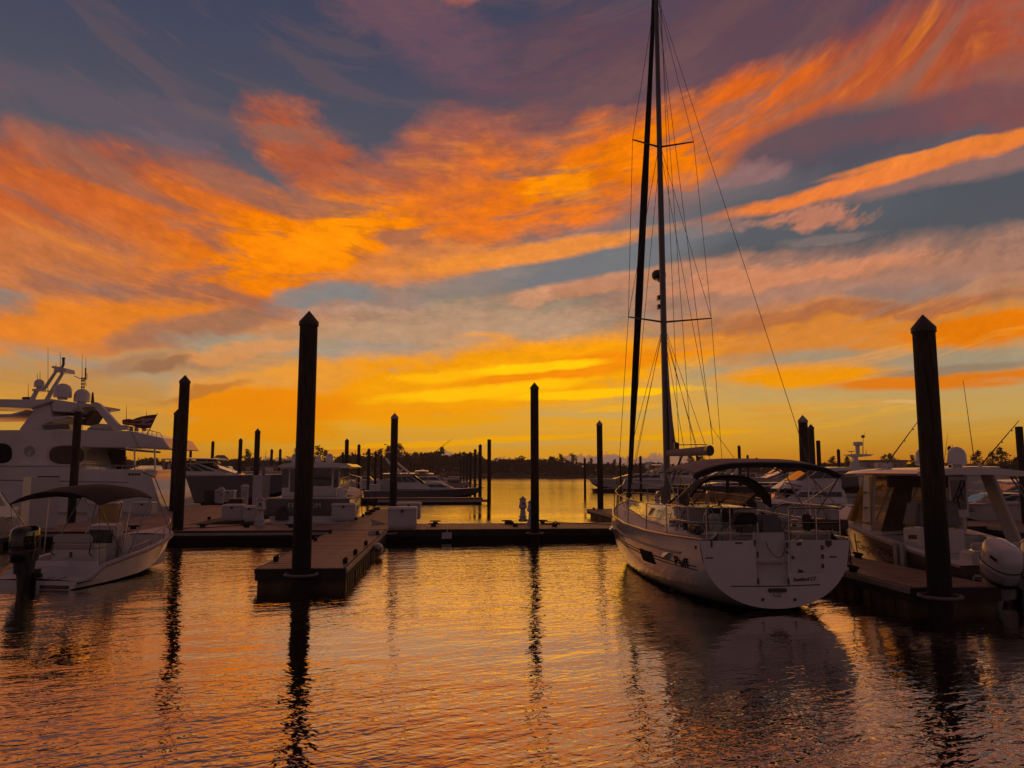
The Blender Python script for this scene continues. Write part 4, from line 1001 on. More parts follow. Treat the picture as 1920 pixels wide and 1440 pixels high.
MB().tube([(-.1, 3.3, 1.95), (0, 4.6, bz1-.14)], .014, 5).tube([(.1, 3.3, 1.95), (0, 4.7, bz1-.14)], .014, 5).tube([(0, 3.4, 1.95), (0, 4.5, bz1-.14)], .014, 5).build('mainsheet', M['line'], sb)
rz_ = S.y(1238, 511, my).z
MB().lathe([(.02, -.14), (.17, -.13), (.22, -.05), (.22, .06), (.15, .14), (.02, .15)], (mx-.02, my+.32, rz_), 16).build('radome', M['blk'], sb)
MB().box(mx-.04, mx+.04, my+.1, my+.4, rz_-.2, rz_-.14).build('radome_bracket', M['alu'], sb)
for py in (557, 574): z = S.y(1240, py, my).z; MB().box(mx-.14, mx-.08, my+.05, my+.2, z-.07, z+.07).build('mast_light', M['blk'], sb)
# spreaders, standing rigging
tips = []
for py, l, r_, sw in ((600, 1.18, 1.32, .45), (272, .93, .97, .35)):
    z = S.y(1243, py+4, my).z
    for s_, w_ in ((-1, l), (1, r_)):
        tip = Vector((s_*w_, my-sw, z+.05)); tips.append(tip); MB().tube([(0, my, z), tip], .032, 6, .02).build('spreader', M['alu'], sb)
lowl, lowr, upl, upr = tips; topv = Vector((0, my, mast_top-.1))
bow = Vector((0, 12.35, 1.72)); W_ = .0075
def wire(name, *p, r=W_): return MB().tube([Vector(q_) for q_ in p], r, 4).build(name, M['wire'], sb)
for s_, lo, up in ((-1, lowl, upl), (1, lowr, upr)):
    cp = Vector((s_*1.62, my-.35, 1.48))
    wire('shroud', topv, up, lo, cp); wire('shroud', (0, my, up.z+.1), lo); wire('shroud', (0, my, lo.z-.1), (s_*1.5, my+.45, 1.5)); wire('shroud', (0, my, lo.z-.1), (s_*1.5, my-.95, 1.48))
    wire('shroud', (0, my, upl.z-.3), (s_*.9, my+1.4, 1.6)) if s_ < 0 else None
wire('backstay', topv, (1.2, .12, 1.5))
wire('running_backstay', (0, my, upl.z), (lowr.x*.92, my-.5, 4.0), (1.35, 2.6, 1.45))
wire('topping_lift', topv, (.1, by1, bz1+.15)); wire('lazy_jack', (0, my, lowl.z-.3), (0, my-1.7, bz0+.12)); wire('lazy_jack', (0, my, lowl.z-.3), (0, my-2.8, bz0+.1))
wire('halyard', (.12, my-.1, mast_top-.2), (.25, my-.5, 2.0)); wire('halyard', (.05, my-.15, mast_top-.2), (.5, my-1.0, 1.9)); wire('halyard', (0, my, lowl.z-.2), (-.9, my+1.7, 1.62), r=.006)
fs = MB(); sc_ = []
fd = (topv-bow); m_ = 14
for i in range(m_+1):
    u = i/m_; p = bow.lerp(topv+Vector((0, .2, 0)), u); r_ = (.075 if u > .06 else .045)+.05*math.sin(min(1, max(0, (u-.05)/.8))*math.pi)**.8
    r_ *= 1+.07*math.sin(i*2.3); sc_.append([p+Vector((r_*math.cos(2*math.pi*k/10), r_*math.sin(2*math.pi*k/10), 0)) for k in range(10)])
fs.loft(sc_, ring=True).build('furled_sail', M['black'], sb, label='dark furled headsail on the forestay')
MB().lathe([(.05, 0), (.12, .03), (.12, .16), (.05, .2)], tuple(bow+Vector((0, -.02, .1))), 12).build('furling_drum', M['blk'], sb)
# pulpit, lifelines, pushpit
def at_side(y, s_, h, inset=.1): return Vector((s_*(interp(SY, y, 1)-inset), y, interp(SY, y, 2)+h))
mb = MB(); hgt = .64
for s_ in (-1, 1):
    mb.tube([at_side(10.4, s_, hgt), at_side(11.4, s_, hgt+.02), Vector((s_*.18, 12.3, 1.68+hgt+.05)), Vector((s_*.05, 12.75, 1.68+hgt+.12))], .016, 6)
    mb.tube([at_side(10.4, s_, .34), at_side(11.6, s_, .36), Vector((s_*.1, 12.4, 2.0))], .013, 5)
    for y in (10.4, 11.4, 12.2): mb.tube([at_side(y, s_, .02, .08), at_side(y, s_, hgt, .1)], .014, 5)
mb.build('pulpit', M['steel'], sb)
for s_ in (-1, 1):
    for y in (3.0, 4.7, 6.4, 8.2): MB().tube([at_side(y, s_, 0, .06), at_side(y, s_, hgt, .08)], .014, 5).build('stanchion', M['steel'], sb)
    pts = [at_side(y, s_, hgt) for y in (2.0, 3.0, 4.7, 6.4, 8.2, 10.4)]; MB().tube(pts, .012, 5).build('lifeline', M['steel'], sb)
    pts = [at_side(y, s_, .33) for y in (2.0, 3.0, 4.7, 6.4, 8.2, 10.4)]; MB().tube(pts, .009, 5).build('lifeline', M['steel'], sb)
zr = 1.38+.62
for s_, xg in ((-1, S.y(1420, 990, .1).x), (1, S.y(1478, 990, .1).x)):
    mb = MB(); xo = s_*1.46
    for z, r_ in ((zr, .018), (1.38+.33, .014)):
        mb.tube([(xg, .08, z), (xo*.93, .06, z), (xo, .16, z), (s_*1.55, .9, z), (s_*1.6, 2.0, z)], r_, 6)
    for p in ((xg, .08), (xo*.6, .07), (xo*.93, .07), (s_*1.52, .7), (s_*1.6, 2.0)): mb.tube([(p[0], p[1], 1.36), (p[0], p[1], zr)], .013, 6)
    mb.build('pushpit', M['steel'], sb)
MB().box(S.y(1478, 1003, .3).x, 1.42, .12, .62, 1.47, 1.52).build('stern_seat', M['leather'], sb, bevel=.02)
MB().box(-1.4, S.y(1415, 1003, .3).x, .12, .62, 1.47, 1.51).build('stern_seat', M['leather'], sb, bevel=.02)
# boxes on the rails
def rbox(pxa, pya, pxb, pyb, y, d, name, mat_, bev=.03, label=None):
    a = S.y(pxa, pya, y); c = S.y(pxb, pyb, y); return MB().box(a.x, c.x, y, y+d, c.z, a.z).build(name, M[mat_], sb, bevel=bev, label=label)
a = S.y(1374, 962, .0); c = S.y(1422, 984, .0)
MB().frus([(a.x, -.05, c.z), (c.x, -.05, c.z), (c.x, .4, c.z), (a.x, .4, c.z)], [(a.x+.12, -.02, a.z), (c.x, -.02, a.z), (c.x, .36, a.z), (a.x+.12, .36, a.z)]).build('grill_cover', M['black'], sb, bevel=.05)
rbox(1422, 966, 1470, 1006, .5, .5, 'seat_cushion', 'grey', .09)
rbox(1389, 985, 1414, 1006, .15, .3, 'speaker_box', 'blk')
rbox(1300, 986, 1322, 1004, .3, .4, 'horseshoe_case', 'blk', .05)
rbox(1513, 964, 1524, 996, .2, .25, 'outboard_bracket', 'blk')
rbox(1528, 975, 1592, 992, .1, .4, 'tray_table', 'brown', .015)
rbox(1556, 955, 1575, 978, .15, .2, 'rail_box', 'box', .02)
rbox(1268, 945, 1285, 972, 1.9, .25, 'life_raft_case', 'gel', .04)
rbox(1240, 912, 1253, 946, 3.6, .1, 'sail_bag', 'tan', .03)
# helm: two wheels on pedestals
for cx, cyy, rr in ((1345, 975, .30), (1475, 980, .40)):
    c = S.y(cx, cyy, 1.35); w_ = thing_ = MB()
    w_.tube([c+Vector((rr*math.cos(a), 0, rr*math.sin(a))) for a in [2*math.pi*i/24 for i in range(25)]], .014, 6)
    for i in range(6): a = math.pi*2*i/6; w_.tube([c, c+Vector((rr*math.cos(a), 0, rr*math.sin(a)))], .007, 4)
    w_.build('steering_wheel', M['steel'], sb)
    MB().box(c.x-.11, c.x+.11, 1.42, 1.62, .95, c.z+.12).build('helm_pedestal', M['gel2'], sb, bevel=.03)
    MB().tube([(c.x-.14, 1.5, 1.2), (c.x-.14, 1.5, c.z+.35), (c.x+.14, 1.5, c.z+.35), (c.x+.14, 1.5, 1.2)], .014, 5).build('pedestal_guard', M['steel'], sb)
for x in (-1.42, 1.42):
    for y in (1.2, 2.2): MB().lathe([(.09, 0), (.065, .05), (.065, .1), (.085, .13), (.05, .15)], (x, y, 1.5), 14).build('winch', M['steel' if y > 2 else 'blk'], sb)
MB().tube([(-1.2, .9, 1.5), (-.9, 1.8, 1.5), (-1.1, 2.5, 1.5)], .05, 8).build('hose_coil', M['blk'], sb)
# sunshade over the cockpit
def canopy(root, frames, mat_, name, th=.03, n=13, fall=2.6):
    """frames: (y, half width, edge z, crown z)"""
    S1 = []
    for y, hw, ze, zc in frames:
        up = []
        for k in range(n):
            u = -1+2*k/(n-1); up.append(Vector((hw*u, y, zc-(zc-ze)*abs(u)**fall)))
        S1.append(up+[p+Vector((0, 0, -th)) for p in reversed(up)])
    return MB().loft(S1, ring=True).build(name, M[mat_], root, sharp=50)
canopy(sb, [(.28, 1.50, 2.70, 2.92), (.9, 1.52, 2.78, 2.99), (1.7, 1.50, 2.80, 3.01), (2.6, 1.42, 2.76, 2.98)], 'tan', 'sunshade', th=.05, fall=3.4)
canopy(sb, [(.2, 1.51, 2.66, 2.885), (.30, 1.515, 2.67, 2.905)], 'black', 'sunshade_valance', th=.085, fall=3.4)
def frame_bow(y0, z0, y, hw, ze, zc, name='sunshade_frame'):
    pts = [(-hw*1.0, y0, z0), (-hw, y, ze)]+[(hw*u, y, zc-(zc-ze)*abs(u)**3.4) for u in (-.8, -.4, 0, .4, .8)]+[(hw, y, ze), (hw*1.0, y0, z0)]
    MB().tube(pts, .016, 6).build(name, M['steel'], sb)
frame_bow(1.7, 1.45, .26, 1.47, 2.58, 2.83); frame_bow(1.5, 1.45, 1.6, 1.46, 2.68, 2.95); frame_bow(1.1, 1.45, 2.55, 1.4, 2.66, 2.92)
for s_ in (-1, 1): MB().tube([(s_*1.49, .3, 1.98), (s_*1.45, 1.5, 2.66)], .012, 5).tube([(s_*1.5, 2.0, 1.98), (s_*1.49, .4, 2.5)], .012, 5).build('sunshade_brace', M['steel'], sb)
# spray hood with clear panes
canopy(sb, [(2.35, .93, 2.18, 2.64), (2.6, .95, 2.2, 2.66), (3.1, .98, 2.16, 2.58)], 'black', 'spray_hood', th=.06, fall=3.0)
for s_ in (-1, 1):
    MB().prism([(s_*.93, 2.37, 2.2), (s_*.99, 3.1, 2.16), (s_*1.0, 2.95, 2.0), (s_*.965, 2.44, 1.9)], (s_*.03, 0, 0)).build('hood_side', M['black'], sb)
MB().prism([(-.95, 3.12, 2.2), (.95, 3.12, 2.2), (1.0, 4.1, 1.9), (-1.0, 4.1, 1.9)], (0, .0, .02)).build('hood_window', M['vinyl'], sb)
for x in (-.98, -.34, .34, .98): MB().tube([(x*.96, 3.1, 2.3 if abs(x) < .9 else 2.2), (x, 4.1, 1.9)], .03, 5).build('hood_seam', M['black'], sb)
MB().box(-.3, .3, 3.02, 3.08, 1.0, 1.86).build('companionway', M['blk'], sb)
tag(MB().loft([[(X_, Y_, Z_) for X_, Y_, Z_ in r_] for r_ in [[(.12*math.cos(a)*k, .12*math.sin(a)*k, z) for a in [2*math.pi*i/10 for i in range(10)]] for z, k in ((0, .3), (.08, 1), (.5, 1), (.58, .3))]], ring=True).build('fender', M['fend'], loc=G(8.72, 21.5, .35)), 'white fender hanging between sailboat and finger dock', 'fender')
rope([S.l+Vector((S.c*1.5, S.s*1.5, 1.35)), G(9.1, 17.0, .56)], 'stern line from the sailboat quarter to the right finger dock', r=.013, sag=.15)
rope([G(8.1, 24.0, 1.4), G(9.1, 20.0, .56)], 'spring line from the sailboat side to the right finger dock', r=.012, sag=.2)

# ================================================================== center console at left
A_ = Frame((-11.16, 18.3, 0), R(-5.8))
cc = thing('motorboat', 'small open motorboat with black bimini and black outboard at left', 'motorboat', A_.l, A_.th)
tab = [(0, 1.10, .20), (.45, 1.13, .22), (.9, 1.16, .46), (1.6, 1.18, .56), (2.6, 1.18, .66), (3.6, 1.08, .78), (4.5, .82, .90), (5.1, .5, .98), (5.45, .06, 1.03)]
secs2 = []
for y, b, zs in [(yy, interp(tab, yy, 1), interp(tab, yy, 2)) for yy in (0, .45, .65, .9, 1.6, 2.6, 3.6, 4.1, 4.5, 4.9, 5.2, 5.45)]:
    t = y/5.45; zc = .03+.42*t**3; bc = b*(.93-.35*t**2.5); zk = -.25+(zc+.1)*max(0, (t-.55)/.45)**2
    pr = [(b, zs), (b*.5+bc*.5+.0, (zs+zc)/2), (bc, zc), (bc*.5, (zc+zk)/2), (0, zk)]
    s = [(x, y-.55*t**5*(zs-z)/(zs+.25), z) for x, z in pr]
    secs2.append([(-x, y_, z) for x, y_, z in s[:-1]]+[s[-1]]+list(reversed(s[:-1])))
hull_parts(cc, secs2, 'gel', cockpit=(3, 8, .14, .16))
mb = MB()
for sg in (-1, 1): mb.tube([(sg*(abs(s[-1][0])+.004), s[-1][1], s[-1][2]-.05) for s in secs2], .02, 5)
mb.build('dark_gunwale_stripe', M['blk'], cc)
MB().box(-1.02, 1.02, .78, .9, .14, .56).build('transom_wall', M['gel'], cc, bevel=.02)
for x in (.35, .62): MB().tube([(x, -.05, .24), (x, .12, .28), (x, .3, .24)], .014, 5).build('ladder_rail', M['steel'], cc)
MB().box(.36, .62, .05, .28, .205, .235).build('swim_step', M['blk'], cc)
MB().box(.2, .9, -.03, .0, .02, .1).build('stern_trim', M['blk'], cc)
e = A_.z(52, 1092, .1); outboard(cc, A_.y(54, 1060, -.12).x, -.04, .33, 1.0, 'gloss', 'blk', S3=(.86, .9, 1.12))
ex = A_.y(54, 1060, -.12).x
MB().tube([(ex+.22, -.3, 1.33), (ex+.285, -.32, 1.0), (ex+.2, -.3, .68)], .012, 5).build('cowl_trim', M['gold'], cc)
# console
b = [(-.42, 2.35, .14), (.42, 2.35, .14), (.42, 3.0, .14), (-.42, 3.0, .14)]; t_ = [(-.42, 2.45, 1.28), (.42, 2.45, 1.28), (.34, 2.85, 1.36), (-.34, 2.85, 1.36)]
co = MB().frus(b, t_).build('console', M['gel'], cc, bevel=.03)
quadpanel(b[0], b[1], t_[1], t_[0], .1, .9, .62, .92).build('dash', M['blk'], co); quadpanel(b[0], b[1], t_[1], t_[0], .2, .8, .1, .35).build('console_door', M['gel2'], co)
MB().tube([(-.16+.17*math.cos(a), 2.33-.0*a, 1.02+.17*math.sin(a)) for a in [2*math.pi*i/16 for i in range(17)]], .012, 5).build('steering_wheel', M['blk'], cc)
MB().tube([(-.38, 2.5, 1.28), (-.36, 2.7, 1.86), (-.28, 2.74, 1.93), (.28, 2.74, 1.93), (.36, 2.7, 1.86), (.38, 2.5, 1.28)], .014, 6).build('windscreen_frame', M['steel'], cc)
MB().prism([(-.36, 2.62, 1.34), (.36, 2.62, 1.34), (.28, 2.74, 1.86), (-.28, 2.74, 1.86)], (0, .008, 0)).build('windscreen', M['vinyl'], cc)
MB().box(.44, .62, 2.5, 2.9, .14, 1.05).build('cooler_seat', M['leather'], cc, bevel=.06)
MB().box(-.58, .58, 1.35, 1.85, .14, .78).build('leaning_post', M['gel'], cc, bevel=.03)
MB().box(-.58, .58, 1.32, 1.88, .79, .90).build('seat_cushion', M['leather'], cc, bevel=.04)
MB().box(-.5, .54, 1.22, 1.34, .92, 1.16).build('backrest', M['leather'], cc, bevel=.05)
for x in (-.5, .5): MB().tube([(x, 1.3, .95), (x, 1.25, .7), (x, 1.45, .55)], .016, 5).build('backrest_bracket', M['blk'], cc)
MB().tube([(-.05, 1.34, .72), (-.05, 1.33, .58)], .03, 5).build('latch', M['blk'], cc)
MB().lathe([(.13, 0), (.16, .3), (.14, .34)], (-.1, 3.35, .14), 12).build('cooler', M['box'], cc)
mb = MB()
for s_ in (-1, 1):
    sh = [Vector((s_*(interp(tab, y, 1)-.08), y, interp(tab, y, 2))) for y in (3.3, 3.9, 4.5, 5.0)]
    mb.tube([sh[0]]+[p+Vector((0, 0, .34)) for p in sh]+[Vector((s_*.12, 5.3, 1.40))]+([Vector((0, 5.36, 1.40))]), .016, 6)
    for p in sh[1:]: mb.tube([p, p+Vector((0, 0, .34))], .013, 5)
mb.build('bow_rail', M['steel'], cc)
for s_ in (-1, 1):
    MB().tube([(s_*1.08, 2.0, .62), (s_*1.06, 2.1, .76), (s_*1.0, 3.1, .88), (s_*.98, 3.15, .72)], .014, 5).build('side_rail', M['steel'], cc)
def fit(px, py, y): return A_.y(px, py, y)
canopy(cc, [(.55, 1.16, 1.95, 2.24), (1.3, 1.18, 2.06, 2.36), (2.2, 1.16, 2.10, 2.40), (3.0, 1.04, 2.02, 2.32)], 'black', 'bimini_top', th=.035, fall=2.4)
for y in (.56, 1.9, 2.98):
    hw = 1.14 if y < 2.5 else 1.02; ze = 1.92 if y < 1 else 2.05 if y < 2.5 else 2.0
    for s_ in (-1, 1): MB().tube([(s_*1.08, 1.75 if y < 2.5 else 2.0, .62), (s_*hw, y, ze)], .014, 6).build('bimini_leg', M['steel'], cc)
for s_ in (-1, 1):
    MB().tube([(s_*1.12, .75, .45), (s_*1.15, .57, 1.92)], .006, 4).tube([(s_*1.0, 4.2, .88), (s_*1.06, 3.18, 2.0)], .006, 4).build('bimini_strap', M['blk'], cc)
for x in (.25, .5): MB().lathe([(.03, 0), (.03, .02)], (x, .45, .225), 8).build('deck_fitting', M['blk'], cc)

rope([A_.l+Vector((-A_.s*5.2+.1, A_.c*5.2, 1.0)), Vector((X_at(333, 30.2, .9), 30.2, .62))], 'bow line from the small open motorboat to the walkway', r=.012, sag=.25)
rope([A_.l+Vector((1.08, .9, .5)), G(-8.6, 30.85, .56)], 'slack stern line of the small open motorboat', r=.012, sag=.1) if False else None
# ================================================================== outboard fishing boat at right
D_ = Frame((11.08, 16.7, 0), R(-1.3))
db = thing('fishing_boat', 'white hardtop fishing boat with white outboards behind the thick right pile', 'fishing boat', D_.l, D_.th)
secs3 = hull_shape(9.6, 3.2, .72, 1.55, tw=.95, rake=1.3, flare=.7, power=1.15)
hull_parts(db, secs3, 'taupe', cockpit=(1, 6, .30, .28), stripe=(.02, .08, 'gel'), dm='gel2')
MB().box(-1.3, 1.3, -.55, -.01, .10, .55).build('engine_platform', M['gel'], db, bevel=.04)
MB().box(-1.2, 1.25, .05, .62, .32, 1.02).build('stern_seat', M['gel'], db, bevel=.05); MB().box(-1.2, 1.25, .0, .18, 1.03, 1.2).build('seat_back', M['leather'], db, bevel=.04)
MB().tube([(-.9, .02, .9), (.9, .02, .9)], .012, 5).build('seat_seam', M['blk'], db)
for i, x in enumerate((-1.32, -.56, .2, .96)):
    outboard(db, x, -.62, .36, 1.08, 'engw', 'engg', tilt=R(19))
pr_ = [D_.x(px, py, -1.30) for px, py in ((1612, 897), (1652, 897), (1656, 985), (1612, 985))]
y0 = D_.x(1645, 985, -1.2).y; 
# pillars
def pil(x, yb, yt, w, zt=2.66, zb=.9, t=.10, name='pillar', mat_='gel', steps=False):
    s_ = math.copysign(1, x)
    o = MB().frus([(x, yb, zb), (x-s_*t, yb, zb), (x-s_*t, yb+w, zb), (x, yb+w, zb)], [(x*.96, yt, zt), (x*.96-s_*t, yt, zt), (x*.96-s_*t, yt+w, zt), (x*.96, yt+w, zt)]).build(name, M[mat_], db, bevel=.02)
    if steps:
        for k in range(3): z = 1.3+.42*k; MB().box(x-.06, x+.005, yb+.1, yb+w-.1, z, z+.03).build('step', M['blk'], o)
    return o
pil(-1.32, 4.75, 4.5, .6, steps=True); pil(1.3, 4.75, 4.5, .5)
pil(-1.28, 6.2, 4.9, .25, t=.06); pil(1.28, 6.2, 4.9, .25, t=.06)
pil(1.44, 2.5, 3.4, .55, zb=.95, mat_='cream')
for s_ in (-1, 1):
    MB().prism([(s_*1.3, 4.7, 1.25), (s_*1.28, 6.4, 1.3), (s_*1.24, 5.1, 2.6), (s_*1.27, 4.5, 2.6)], (s_*.012, 0, 0)).build('side_curtain', M['vinyl'], db)
MB().prism([(-1.2, 6.45, 1.3), (1.2, 6.45, 1.3), (1.15, 5.15, 2.62), (-1.15, 5.15, 2.62)], (0, .012, 0)).build('windshield', M['vinyl'], db)
for x in (-.4, .4): MB().tube([(x, 6.43, 1.3), (x*.95, 5.13, 2.62)], .03, 5).build('windshield_bar', M['gel'], db)
for x, z, zt in ((-.9, .3, 1.0),): pass
ht = MB(); S_ = []
for u in [i/8 for i in range(9)]:
    y = 2.0+4.9*u; hw = 1.42*(1-.22*max(0, (u-.7)/.3)**2)*(1-.06*(1-u)); z = 2.74-.09*max(0, (u-.6)/.4)**2-.03*(1-u)
    S_.append([(-hw, y, z-.04), (-hw*.93, y, z+.03), (-hw*.5, y, z+.09), (0, y, z+.11), (hw*.5, y, z+.09), (hw*.93, y, z+.03), (hw, y, z-.04), (hw*.94, y, z-.10), (hw*.5, y, z-.06), (-hw*.5, y, z-.06), (-hw*.94, y, z-.10)])
ht.loft(S_, ring=True).build('hardtop', M['gel'], db, sharp=60)
MB().box(-1.0, 1.0, 4.2, 4.3, 2.3, 2.62).build('electronics_box', M['brown'], db)
MB().prism([(-1.15, 4.6, .9), (-.45, 4.6, .9), (-.1, 4.6, 2.6), (-.55, 4.6, 2.6)], (0, .05, 0)).build('hatch_support', M['brown'], db)
d1 = D_.y(1730, 850, 3.6); dome(db, D_.y(1733, 860, 3.8).x, 3.8, 2.84, .23, .52); dome(db, D_.y(1794, 860, 3.4).x, 3.4, 2.84, .235, .53)
MB().box(*(lambda a, c: (a.x, c.x))(D_.y(1644, 878, 5), D_.y(1670, 878, 5)), 4.9, 5.2, 2.82, 2.98).build('outrigger_mount', M['gel'], db, bevel=.02)
for (x0, y0_, x1, y1_, yy) in ((1661, 872, 1724, 786, 4.6), (1838, 874, 1911, 788, 3.2)):
    a = D_.y(x0, y0_, yy); c = D_.y(x1, y1_, yy-.6)
    o = MB().tube([a, a.lerp(c, .5), c], .022, 6, .008).build('outrigger', M['alu'], db)
    for u in (.55, .8): p = a.lerp(c, u); MB().box(p.x-.03, p.x+.03, p.y-.02, p.y+.02, p.z-.04, p.z-.01).build('outrigger_ring', M['steel'], o)
    MB().tube([a+Vector((0, 0, -.15)), a+Vector((.0, 0, .05))], .05, 6).build('outrigger_base', M['steel'], db)
a = D_.y(1828, 872, 3.4); c = D_.y(1806, 714, 3.4); antenna(db, a, c, .012); a = D_.y(1770, 868, 4.4); c = D_.y(1777, 815, 4.4); antenna(db, a, c, .008)
a = D_.y(1663, 938, 3.0); a.x = max(a.x, -1.12); c = D_.y(1745, 988, 3.0)
MB().frus([(a.x, 2.6, c.z), (c.x+.6, 2.6, c.z), (c.x+.6, 3.4, c.z), (a.x, 3.4, c.z)], [(a.x+.15, 2.7, a.z), (c.x+.55, 2.7, a.z), (c.x+.55, 3.3, a.z), (a.x+.15, 3.3, a.z)]).build('covered_helm_seats', M['grey'], db, bevel=.07)
MB().box(a.x, c.x+.6, 2.55, 3.3, .32, c.z-.02).build('seat_base', M['gel'], db, bevel=.03)
a = D_.y(1697, 988, 2.3); c = D_.y(1738, 1030, 2.3)
MB().box(max(a.x, -1.15), c.x+.2, 2.3, 2.75, .32, a.z).build('bait_station', M['gel'], db, bevel=.03)
a = D_.y(1703, 1003, 2.29); c = D_.y(1719, 1011, 2.29); MB().box(a.x, c.x, 2.28, 2.297, c.z, a.z).build('locker_latch', M['brown'], db)
MB().tube([(-1.2, 1.1, .34), (-1.16, 1.1, .85), (-.8, 1.1, .88), (-.8, 1.1, .34)], .013, 5).build('boarding_gate', M['blk'], db)
for y in (2.15, 2.5): MB().box(-1.67, -1.61, y, y+.22, .05, .98).build('gate_post', M['engg'], db, bevel=.01)
MB().box(.2, .68, 3.45, 3.5, 1.55, 2.6).build('head_door', M['gel'], db, bevel=.01); MB().box(.26, .62, 3.43, 3.448, 1.75, 2.5).build('door_window', M['glass'], db)
for x in (1.25, 1.35): MB().tube([(x, .9, 1.0), (x-.1, 2.4, 2.6)], .02, 6).build('hardtop_brace', M['steel'], db)
for i in range(4): MB().tube([(1.38, 1.5+.2*i, 1.5+.22*i), (1.38, 1.38+.2*i, 1.85+.22*i)], .022, 6).build('rod_holder', M['steel'], db)
def dbx(y, z):
    s = [sheer for sheer in secs3]; f = y/9.6*(len(secs3)-1); i = int(f); a, b = [Vector(v) for v in secs3[i][-3:]], [Vector(v) for v in secs3[i+1][-3:]]; r_ = [p.lerp(q, f-i) for p, q in zip(a, b)]
    for p, q in zip(r_, r_[1:]):
        if p.z <= z <= q.z: return p.x+(q.x-p.x)*(z-p.z)/(q.z-p.z)
    return r_[-1].x
me = text_mesh('Carpe Diem', .32, .25, 0, .0); wmax = max(v.co.x for v in me.vertices)-min(v.co.x for v in me.vertices)
for v in me.vertices:
    y = 4.2-v.co.x*2.7/wmax; z = .60+v.co.y*1.0+(y-4.2)*.05; v.co = (-dbx(y, z)-.012, y, z)
me.materials.clear(); me.materials.append(M['pale']); o = bpy.data.objects.new('boat_name', me); C.objects.link(o); o.parent = db
rope([D_.l+Vector((-1.55, 5.0, 1.0)), G(10.72, 19.7, .55)], 'dark mooring line from the outboard fishing boat to the finger dock', r=.016, sag=.05)
tag(MB().lathe([(.05, 0), (.2, .02), (.26, .06), (.2, .1), (.05, .1)], (0, 0, 0), 14).build('rope_coil', M['line'], loc=G(9.9, 19.0, DZ+.005)), 'dark coil of rope lying on the right finger dock', 'rope coil')
tag(MB().tube([(0, 0, 0), (0, .12, 0), (0, 1.0, 0), (0, 1.12, 0)], .16, 12).build('fender', M['bottom'], loc=(9.55, 17.3, .30)), 'black cylinder fender at the hull of the outboard fishing boat', 'fender')
# ================================================================== the big white yacht at left
Yt = Frame(P(300, 948, 52.5)*1.0, R(2.0)); Yt.l.z = 0
Yt = Frame((Yt.l.x, Yt.l.y, 0), R(2.0))
yr = thing('yacht', 'big white motor yacht with domes and flag, stern toward the walkway at left', 'yacht', Yt.l, Yt.th)
def pp(pts, y): return [Yt.y(px, py, y) for px, py in pts]
def slabp(pts, y0, y1, name, mat_='gel', parent=None, bevel=.04, kx=0, label=None):
    """side outline pushed across the boat, kx = inset of the far side"""
    a = pp(pts, y0); MBo = MB().prism(a, (0, y1-y0, 0)); return MBo.build(name, M[mat_], parent or yr, bevel=bevel, label=label)
slabp([(-260, 884), (-260, 964), (300, 964), (301, 950), (283, 896), (268, 880), (150, 880), (148, 872), (-260, 872)], 0, 6.2, 'hull', bevel=.12)
slabp([(265, 950), (318, 950), (318, 958), (265, 958)], .2, 6.0, 'swim_platform', 'gel2')
nr = pp([(266, 881), (283, 897), (296, 952)], -.01); fr3 = pp([(304, 873), (309, 900), (314, 950)], 4.2)
mbt = MB().frus([nr[0], nr[1], nr[2], nr[2]+Vector((-2, 0, 0)), nr[0]+Vector((-1, 0, 0))], [fr3[0], fr3[1], fr3[2], fr3[2]+Vector((-2, 0, 0)), fr3[0]+Vector((-1.6, 0, 0))])
mbt.build('transom', M['gel'], yr, bevel=.05)
n1 = (nr[0]+nr[1])/2; f1 = (fr3[0]+fr3[1])/2; lettering(yr, 'LENI', .34, n1.lerp(f1, .55)+Vector((.04, -.12, .0)), f1-n1, (0, 0, 1), 'ink', name='boat_name', width=1.9)
slabp([(-260, 808), (-260, 873), (148, 873), (150, 866), (140, 845), (150, 838), (262, 840), (246, 808), (150, 806), (82, 806), (60, 806)], .5, 5.7, 'superstructure', bevel=.06)
slabp([(246, 808.5), (304, 821), (319, 842), (262, 840.2)], .35, 5.85, 'upper_deck_overhang', bevel=.06)
slabp([(140, 845), (155, 838.5), (155, 872), (140, 872)], 2.2, 4.6, 'saloon_bulkhead', 'brown', bevel=.02)
slabp([(155, 841), (235, 841), (235, 880), (155, 880)], 5.0, 5.1, 'aft_deck_dark_sheet', 'brown', bevel=0)  # brown sheet put in for the dark of the aft deck under the overhang
for px in (252, 290): a = Yt.y(px, 840, .6); b_ = Yt.y(px+1, 884, .6); MB().tube([b_, a], .06, 8).build('stanchion', M['steel'], yr)
MB().tube([Yt.y(153, 871, .1), Yt.y(260, 873, .1)], .035, 6).build('rail', M['steel'], yr)
for px in range(160, 262, 14): MB().tube([Yt.y(px, 872, .1), Yt.y(px, 881, .1)], .02, 5).build('rail_post', M['steel'], yr)
def ovalp(cx, cyy, a, b_, y, name, mat_, cut=None, th=.05):
    pts = []
    for k in range(28):
        an = 2*math.pi*k/28; c, s_ = math.cos(an), math.sin(an); pts.append((cx+a*math.copysign(abs(c)**.75, c), cyy+b_*math.copysign(abs(s_)**.75, s_)))
    return MB().prism(pp(pts, y), (0, th, 0)).build(name, M[mat_], yr, bevel=.01)
ovalp(-2, 850, 24, 19, .46, 'window', 'ink'); ovalp(123, 853, 36, 20, .46, 'window_surround', 'cream'); ovalp(125, 853, 33, 17.5, .44, 'window', 'brown')
ovalp(-60, 850, 20, 19, .46, 'window', 'glass')
em = MB(); ctr = Yt.y(55, 846, .47)
